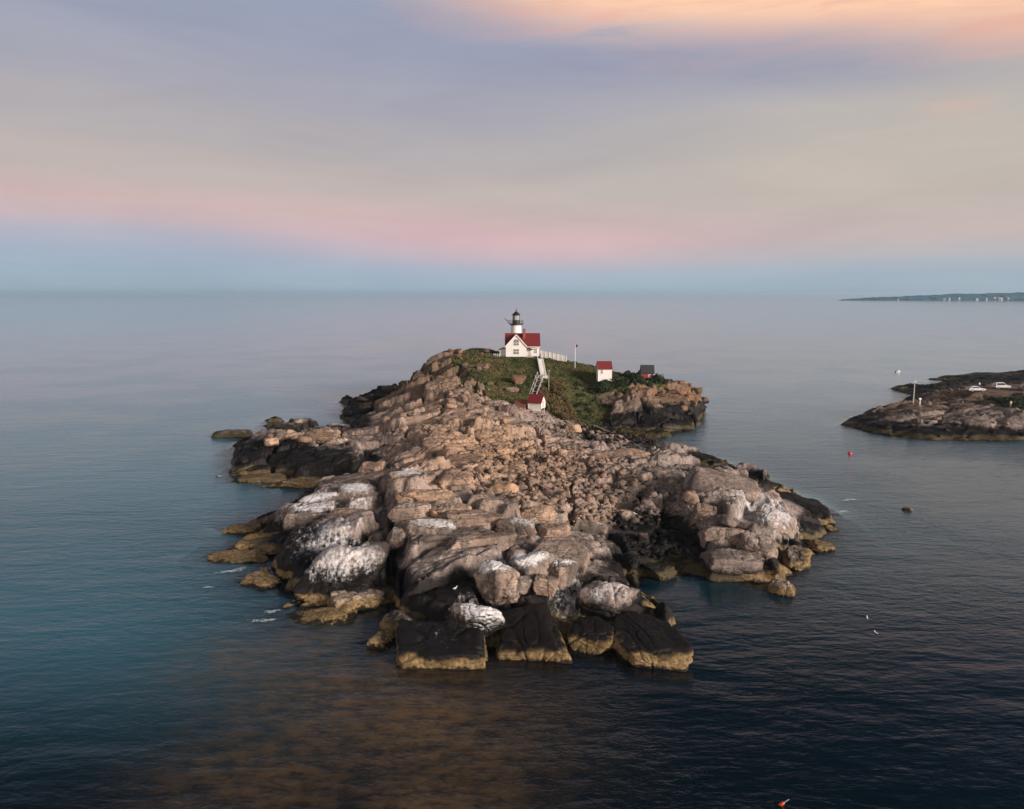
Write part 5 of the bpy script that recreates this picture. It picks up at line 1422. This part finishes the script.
MB().bar((-.35, 0, 5.2), (.35, 0, 5.2), .09).build('crossarm', M_LOG, lp)

for (a_, b_, lab) in ((LOG0, LOG1, 'long bleached timber lying across the dark cove beach'), (LOG2, LOG3, 'bleached timber rail lying just right of the boathouse')):
    za, zb = hz(*a_[:2]) + .35, hz(*b_[:2]) + .30
    d_ = Vector((b_[0] - a_[0], b_[1] - a_[1], zb - za))
    n_ = 14
    m_ = MB()
    L_ = d_.length
    m_.lathe([(.20 + .03 * math.sin(k * 1.9), L_ * k / n_) for k in range(n_ + 1)], 9)
    o_ = m_.build('timber', M_LOG, None, True)
    o_.location = (a_[0], a_[1], za)
    o_.rotation_euler = d_.to_track_quat('Z', 'Y').to_euler()
    tag(o_, lab, 'timber')

# ------------------------------------------------------------------ gulls, buoys, boat
def gull(loc, rz, label, name='gull', swim=False, s=1.0):
    bm = bmesh.new()
    prof = [(-.30, .02, .20), (-.22, .07, .19), (-.10, .11, .18), (.04, .12, .19), (.14, .10, .23), (.20, .065, .32), (.235, .055, .38), (.28, .058, .41), (.33, .035, .41), (.345, .012, .405)]
    rings = []
    for (x_, r_, z_) in prof:
        rings.append([bm.verts.new((x_, r_ * .9 * math.cos(2 * math.pi * k / 10), z_ + r_ * math.sin(2 * math.pi * k / 10))) for k in range(10)])
    for a, b in zip(rings, rings[1:]):
        for k in range(10):
            bm.faces.new((a[k], a[(k + 1) % 10], b[(k + 1) % 10], b[k]))
    bm.faces.new(rings[0][::-1]); bm.faces.new(rings[-1])
    for f in bm.faces:
        f.smooth = True
    bmesh.ops.recalc_face_normals(bm, faces=bm.faces)
    me = bpy.data.meshes.new(name); bm.to_mesh(me); bm.free()
    me.materials.append(M_GULLW)
    o = link_mesh(name, me)
    o.location = loc
    o.rotation_euler = (0, 0, rz)
    o.scale = (s, s, s)
    for sd in (-1, 1):
        MB().add([(.12, sd * .105, .24), (-.05, sd * .125, .26), (-.36, sd * .05, .21), (-.05, sd * .118, .15), (.12, sd * .118, .235), (-.05, sd * .14, .255), (-.36, sd * .06, .205), (-.05, sd * .132, .15)],
                 [(0, 1, 2, 3), (7, 6, 5, 4), (0, 4, 5, 1), (1, 5, 6, 2), (2, 6, 7, 3), (3, 7, 4, 0)]).build('wing', M_GULLG, o)
        if not swim:
            MB().bar((.0, sd * .04, 0), (.0, sd * .04, .1), .014).build('leg', M_ORANGE, o)
    MB().bar((.34, 0, .405), (.40, 0, .39), .022).build('beak', M_ORANGE, o)
    return tag(o, label, 'gull', 'gulls on the rocks and the water')


def surface_z(x, y, default=0.0):
    """height of the highest rock or ground under a point"""
    bpy.context.view_layer.update()
    best = None
    for o_ in SC.objects:
        if o_.type != 'MESH' or o_.name.split('.')[0] not in ('island_terrain', 'headland_terrain', 'boulder', 'rock_slab', 'rock_block', 'rock_ledge'):
            continue
        if 'terrain' not in o_.name and math.hypot(o_.location.x - x, o_.location.y - y) > max(o_.scale):
            continue
        inv = o_.matrix_world.inverted()
        p0, p1 = inv @ Vector((float(x), float(y), 60)), inv @ Vector((float(x), float(y), -5))
        ok_, loc, *_ = o_.ray_cast(p0, (p1 - p0).normalized())
        if ok_:
            zz_ = (o_.matrix_world @ loc).z
            best = zz_ if best is None else max(best, zz_)
    return default if best is None else best


gull((G1[0], G1[1], surface_z(G1[0], G1[1]) - .01), R(160), 'white gull standing in the dark cleft near the tan wedge-shaped rock', s=1.1)
gull((G2[0], G2[1], surface_z(G2[0], G2[1]) - .01), R(30), 'white gull standing on the black slope above the leftmost front slab', s=.8)
gull((G3[0], G3[1], surface_z(G3[0], G3[1]) - .01), R(200), 'white gull on the inner end of the left tongue, left one of two', s=1.1)
gull((G4[0], G4[1], surface_z(G4[0], G4[1]) - .01), R(20), 'white gull on the inner end of the left tongue, right one of two', s=1.0)
gull((FB1[0], FB1[1], -.12), R(70), 'white gull floating on the dark water, the farther one of two', swim=True, s=.7)
gull((FB2[0], FB2[1], -.12), R(120), 'white gull floating on the dark water, the nearer one of two', swim=True, s=.7)

o = MB().lathe([(.05, -.7), (.55, -.45), (.75, -.05), (.7, .4), (.45, .75), (.12, .9)], 20).build('mooring_buoy', M_BUOY, None, True)
o.location = (BUOY[0], BUOY[1], .05)
o.scale = (.52, .52, .52)
tag(o, 'round red mooring buoy floating between the island and the mainland point', 'buoy')
MB().lathe([(.10, .902), (.10, 1.15), (.03, 1.2)], 8).build('ring', M_BLACK, o)
o = MB().lathe([(.02, -.3), (.13, -.2), (.15, .05), (.13, .28), (.03, .36)], 14).build('lobster_buoy', M_ORANGE, None, True)
o.location = (NBUOY[0], NBUOY[1], .04)
o.rotation_euler = (R(14), R(42), 0)
o.scale = (.75, .75, .75)
tag(o, 'small orange lobster buoy with a white spindle in the near dark water', 'buoy')
MB().lathe([(.03, .362), (.028, .85)], 8).build('spindle', M_TRIM, o)

def boat():
    t = empty('motorboat', (WBOAT[0], WBOAT[1], 0), R(15), 'tiny white motorboat off the far dark point of the mainland', 'boat')
    hull = []
    n = 9
    bm_v, fs = [], []
    for i in range(n):
        u = i / (n - 1)
        bw = .95 * (1 - u ** 3) + .02
        x_ = -2.4 + 4.8 * u
        sh = .65 + .35 * u * u
        bm_v += [(x_, -bw, sh), (x_, -bw * .75, -.2), (x_, 0, -.35), (x_, bw * .75, -.2), (x_, bw, sh)]
    for i in range(n - 1):
        for k in range(4):
            a = i * 5 + k
            fs.append((a, a + 1, a + 6, a + 5))
        fs.append((i * 5 + 4, i * 5, i * 5 + 5, i * 5 + 9))
    fs.append((0, 1, 2, 3, 4))
    MB().add(bm_v, fs).build('hull', M_CAR, t)
    MB().prism([(-.6, .75), (1.0, .85), (.7, 1.7), (-.5, 1.75)], 'y', -.6, .6).build('cabin', M_CAR, t)
    MB().box(-2.75, -2.42, -.2, .2, -.1, 1.0).build('outboard_motor', M_BLACK, t)
    t.scale = (.48, .48, .48)
boat()

# ------------------------------------------------------------------ mainland point: cars, poles, people
def car(loc, rz, label, paint_mat, suv=False):
    t = empty('parked_car', loc, rz, label, 'car', 'cars parked on the mainland point')
    L, Wd = 4.6, 1.78
    hgt = 1.72 if suv else 1.44
    low = [(-2.3, .38), (2.3, .36), (2.32, .62), (2.1, .80), (1.15, .95), (-1.75, 1.0), (-2.28, .92), (-2.34, .6)]
    top = [(1.05, .96), (.35, hgt - .04), (-.2, hgt), (-1.3 if not suv else -1.9, hgt - .05), (-1.95 if not suv else -2.2, 1.01)]
    m = MB().prism(low, 'y', -Wd / 2, Wd / 2)
    n = len(top)
    vs = [(x_, -Wd / 2 + .06 + .22 * (z_ - .95) / .5, z_) for x_, z_ in top] + [(x_, Wd / 2 - .06 - .22 * (z_ - .95) / .5, z_) for x_, z_ in top]
    m.add(vs, [tuple(range(n)), tuple(reversed(range(n, 2 * n)))] + [(i, n + i, n + (i + 1) % n, (i + 1) % n) for i in range(n)])
    b = m.build('body', paint_mat, t)
    bv = b.modifiers.new('bevel', 'BEVEL'); bv.width = .05; bv.segments = 2; bv.limit_method = 'ANGLE'
    for s in (-1, 1):
        yy = lambda z_: s * (Wd / 2 - .045 - .22 * (z_ - .95) / .5)
        pts = [(.85, 1.0), (.30, hgt - .13), (-1.2 if not suv else -1.75, hgt - .14), (-1.62 if not suv else -1.95, 1.03)]
        q = [(x_, yy(z_), z_) for x_, z_ in pts] + [(x_, yy(z_) - s * .04, z_) for x_, z_ in pts]
        MB().add(q, [(0, 1, 2, 3), (7, 6, 5, 4), (0, 4, 5, 1), (1, 5, 6, 2), (2, 6, 7, 3), (3, 7, 4, 0)]).build('side_window', M_DKPANE, t)
        MB().box(2.24, 2.33, s * .62 - .2, s * .62 + .2, .62, .78).build('headlight', M_LENS, t)
        MB().box(-2.345, -2.26, s * .66 - .16, s * .66 + .16, .68, .86).build('tail_light', M_BUOY, t)
    ws = [(1.02, -.66, 1.0), (1.02, .66, 1.0), (.42, .56, hgt - .10), (.42, -.56, hgt - .10)]
    MB().add(ws + [(a + .035, b_, c + .02) for a, b_, c in ws], [(0, 1, 2, 3), (7, 6, 5, 4), (0, 4, 5, 1), (1, 5, 6, 2), (2, 6, 7, 3), (3, 7, 4, 0)]).build('windscreen', M_DKPANE, t)
    for wx in (-1.4, 1.42):
        for s in (-1, 1):
            wv = MB().lathe([(.18, -.10), (.31, -.10), (.335, -.06), (.335, .06), (.31, .10), (.18, .10)], 18)
            w_ = wv.build('wheel', M_TYRE, t)
            w_.rotation_euler = (R(90), 0, 0)
            w_.location = (wx, s * (Wd / 2 - .08), .335)
            MB().lathe([(.19, -.112), (.19, .112)], 14).build('rim', M_CARS, w_)
    return t


car((CAR1[0], CAR1[1] + 1.2, 6.3), R(3), 'white saloon car parked side-on on the mainland point', M_CAR)
car((CAR2[0] - 1.2, CAR2[1] + 3.2, 6.3), R(8), 'silver-white estate car parked behind the white saloon', M_CAR, True)
car((CAR2[0] + 2.0, CAR2[1] - 1.2, 6.3), R(70), 'dark car parked at the right edge behind the shrubs', M_CARB, True)

up = empty('utility_pole', (HPOLE[0], HPOLE[1], hz2(*HPOLE[:2]) - .4), R(20), 'tall bare wooden utility pole near the tip of the mainland point', 'pole')
MB().lathe([(.17, 0), (.12, 6.9)], 10).build('post', M_GREY, up)
MB().bar((-.7, 0, 6.3), (.7, 0, 6.3), .14).build('crossarm', M_GREY, up)
vp = empty('viewer_stand', (HPOST[0], HPOST[1], hz2(*HPOST[:2]) - .2), 0, 'short white post with a flat head right of the utility pole', 'post')
MB().lathe([(.16, 0), (.13, 1.7)], 12).build('post', M_TRIM, vp)
MB().box(-.3, .3, -.14, .14, 1.702, 2.05).build('head', M_TRIM, vp)
sg = empty('leaning_sign', (HSIGN[0], HSIGN[1], hz2(*HSIGN[:2]) - .2), R(15), 'leaning pale sign board on a post, right of the short white post', 'sign')
MB().bar((.35, 0, 0), (-.25, 0, 1.5), .12).build('post', M_GREY, sg)
MB().bar((-.25, -.06, 1.15), (-.48, -.06, 1.85), .05, .55).build('board', M_TRIM, sg)


def figure(loc, rz, label, top, legs, seated=False, hair=(.03, .02, .015)):
    s = 1.0
    me = bpy.data.meshes.new('person')
    if not seated:
        J = [(0, 0, .95), (0, 0, 1.2), (0, 0, 1.42), (0, 0, 1.52), (0, -.02, 1.64), (0, -.02, 1.74), (.19, 0, 1.40), (.26, .02, 1.12), (.25, -.1, .9), (-.19, 0, 1.40), (-.26, .02, 1.12), (-.25, -.1, .9),
             (.10, 0, .88), (.11, -.02, .48), (.12, .02, .06), (.13, -.14, .03), (-.10, 0, .88), (-.11, -.02, .48), (-.12, .02, .06), (-.13, -.14, .03)]
    else:
        J = [(0, 0, .16), (0, .02, .42), (0, 0, .64), (0, -.02, .74), (0, -.05, .86), (0, -.05, .96), (.19, 0, .62), (.28, -.12, .40), (.2, -.34, .36), (-.19, 0, .62), (-.28, -.12, .40), (-.2, -.34, .36),
             (.10, -.04, .14), (.13, -.42, .42), (.13, -.52, .06), (.13, -.66, .04), (-.10, -.04, .14), (-.13, -.42, .42), (-.13, -.52, .06), (-.13, -.66, .04)]
    Rr = [.15, .14, .13, .055, .095, .085, .07, .05, .035, .07, .05, .035, .09, .065, .045, .04, .09, .065, .045, .04]
    E_ = [(0, 1), (1, 2), (2, 3), (3, 4), (4, 5), (2, 6), (6, 7), (7, 8), (2, 9), (9, 10), (10, 11), (0, 12), (12, 13), (13, 14), (14, 15), (0, 16), (16, 17), (17, 18), (18, 19)]
    me.from_pydata(J, E_, [])
    o = bpy.data.objects.new('person', me)
    COL.objects.link(o)
    sk = o.modifiers.new('skin', 'SKIN')
    for v, r_ in zip(me.skin_vertices[0].data, Rr):
        v.radius = (r_, r_ * .8)
    me.skin_vertices[0].data[0].use_root = True
    ss = o.modifiers.new('smooth', 'SUBSURF'); ss.levels = ss.render_levels = 1
    bpy.context.view_layer.update()
    ev = o.evaluated_get(bpy.context.evaluated_depsgraph_get())
    m2 = bpy.data.meshes.new_from_object(ev)
    o.modifiers.clear()
    o.data = m2
    m2.materials.clear()
    hip = .92 if not seated else .2
    neck = 1.47 if not seated else .70
    for i, c in enumerate((legs, top, None, hair)):
        m2.materials.append(M_SKIN if c is None else paint('cloth', c, .85, .1, 6.0))
    for p in m2.polygons:
        z_, y_ = p.center.z, p.center.y
        x_ = abs(p.center.x)
        if z_ > neck + .20 or (z_ > neck + .08 and y_ > .02):
            p.material_index = 3
        elif z_ > neck:
            p.material_index = 2
        elif x_ > .2 and z_ < (1.0 if not seated else .38) and not (seated and y_ < -.4):
            p.material_index = 2
        else:
            p.material_index = 1 if z_ > hip and not (seated and y_ < -.14 and x_ < .18) else 0
        p.use_smooth = True
    o.location = loc
    o.rotation_euler = (0, 0, rz)
    return tag(o, label, 'person', 'people on the mainland point')


def on_head(p, dx_=0.0):
    return (p[0] + dx_, p[1], surface_z(p[0] + dx_, p[1], hz2(p[0] + dx_, p[1])) - .02)


figure(on_head(P1), R(10), 'person in a white top standing on the rocks left of the white saloon', (.72, .72, .70), (.05, .06, .09))
figure(on_head(P2), R(30), 'person in dark clothes sitting on the ledge, left one of a row of three', (.03, .03, .04), (.03, .035, .06), True)
figure(on_head(P3), R(-10), 'person in brown clothes sitting on the ledge, middle one of a row of three', (.10, .06, .04), (.03, .03, .035), True)
figure(on_head(P4), R(-20), 'person in navy clothes sitting on the ledge, right one of a row of three', (.02, .03, .07), (.04, .04, .045), True)
figure(on_head(P5), R(180), 'person in a cream coat standing in front of the dark shrubs on the mainland point', (.62, .55, .42), (.35, .22, .16))
figure(on_head(P6), R(90), 'person in a pale blue top sitting by the left end of the dark shrubs', (.55, .62, .66), (.08, .09, .12), True)
for p_, lab in ((W1, 'pale yellow boulder on the mainland ledge, left one of two bright stones'), (W2, 'pale yellow boulder on the mainland ledge, right one of two bright stones')):
    o = bpy.data.objects.new('boulder', PROTO[2]); COL.objects.link(o)
    o.location = on_head(p_)
    o.scale = (1.0, .8, .75)
    o.color = (0, 1.0, .4, .02)
    tag(o, lab, 'boulder', 'boulders of the mainland point')

# houses along the far shore
for k, (fx, fy, sc_) in enumerate(FARH):
    ax = (fx - 512) / 750
    dist = 3440 - 40 * k % 90
    hx_, hy_ = ax * dist * 1.0, dist
    wd, dp, ht = 7.5 * sc_, 6 * sc_, 2.8 * sc_ ** .5
    t = empty('shore_house', (hx_, hy_ + 95, 3 + (k % 3) * 3), R((k * 37) % 40 - 20),
              ['pale house on the far shore', 'white cottage on the far shore'][k % 2] + ', one of the dots under the dark woods', 'house', 'pale houses along the far shore')
    MB().prism([(-dp / 2, -6), (dp / 2, -6), (dp / 2, ht), (0, ht * 1.7), (-dp / 2, ht)], 'x', -wd / 2, wd / 2).build('wall', M_PALE, t)
    rf = MB()
    for s in (-1, 1):
        rf.prism([(0, ht * 1.7 + .05), (s * dp * .55, ht * .93 + .05), (s * dp * .55, ht * .93 + .5), (0, ht * 1.7 + .5)], 'x', -wd * .53, wd * .53)
    rf.build('roof', M_GREY, t)

# ------------------------------------------------------------------ surf
def surf():
    rng = np.random.default_rng(9)
    m, t, out = new_mat('sea_foam')
    p = t.node('ShaderNodeBsdfPrincipled')
    p.inputs['Base Color'].default_value = (.62, .68, .72, 1)
    p.inputs['Roughness'].default_value = .7
    tr = t.node('ShaderNodeBsdfTransparent')
    pos = t.node('ShaderNodeNewGeometry').outputs['Position']
    edge = t.node('ShaderNodeAttribute', attribute_name='edge').outputs['Fac']
    nz = t.noise(t.mapping(pos, scale=(1.5, 2.6, 1)), 1.0, 6.0, .78, .6)
    f = t.step(t.math('SUBTRACT', nz, t.math('ADD', .42, t.math('MULTIPLY', edge, .34))), -.04, .12, 0.0, 0.7)
    mx = t.node('ShaderNodeMixShader')
    t.l.new(f, mx.inputs[0]); t.l.new(tr.outputs[0], mx.inputs[1]); t.l.new(p.outputs[0], mx.inputs[2])
    t.l.new(mx.outputs[0], out.inputs[0])
    vs, fs, ed = [], [], []
    for (x_, y_, a_, b_, rot_) in FOAM:
        n, rings = 28, 5
        base = len(vs)
        for r_ in range(rings + 1):
            for k in range(n):
                an = 2 * math.pi * k / n
                q = r_ / rings * (1 + .25 * math.sin(3 * an + x_) + .15 * math.sin(5 * an + y_))
                u, v = a_ * q * math.cos(an), b_ * q * math.sin(an)
                vs.append((x_ + u * math.cos(rot_) - v * math.sin(rot_), y_ + u * math.sin(rot_) + v * math.cos(rot_), .05 + .10 * (1 - r_ / rings)))
                ed.append((r_ / rings) ** 2)
        for r_ in range(rings):
            for k in range(n):
                k2 = (k + 1) % n
                fs.append((base + r_ * n + k, base + r_ * n + k2, base + (r_ + 1) * n + k2, base + (r_ + 1) * n + k))
    me = bpy.data.meshes.new('foam')
    me.from_pydata(vs, [], fs)
    at = me.attributes.new('edge', 'FLOAT', 'POINT')
    at.data.foreach_set('value', np.array(ed, np.float32))
    me.materials.append(m)
    tag(link_mesh('foam', me), 'white surf breaking round the low rocks', 'foam', kind='stuff')
surf()

# ------------------------------------------------------------------ sea haze
def haze(density):
    m, t, out = new_mat('haze')
    v = t.node('ShaderNodeVolumePrincipled')
    v.inputs['Color'].default_value = (.62, .82, .98, 1)
    v.inputs['Density'].default_value = density
    v.inputs['Anisotropy'].default_value = 0.3
    t.l.new(v.outputs[0], out.inputs['Volume'])
    o = MB().box(-19000, 19000, -19000, 19000, -9, 62).build('haze', m)
    tag(o, 'thin blue sea haze over the water', 'haze', kind='stuff')
HAZE = 0.00008
if HAZE:
    haze(HAZE)
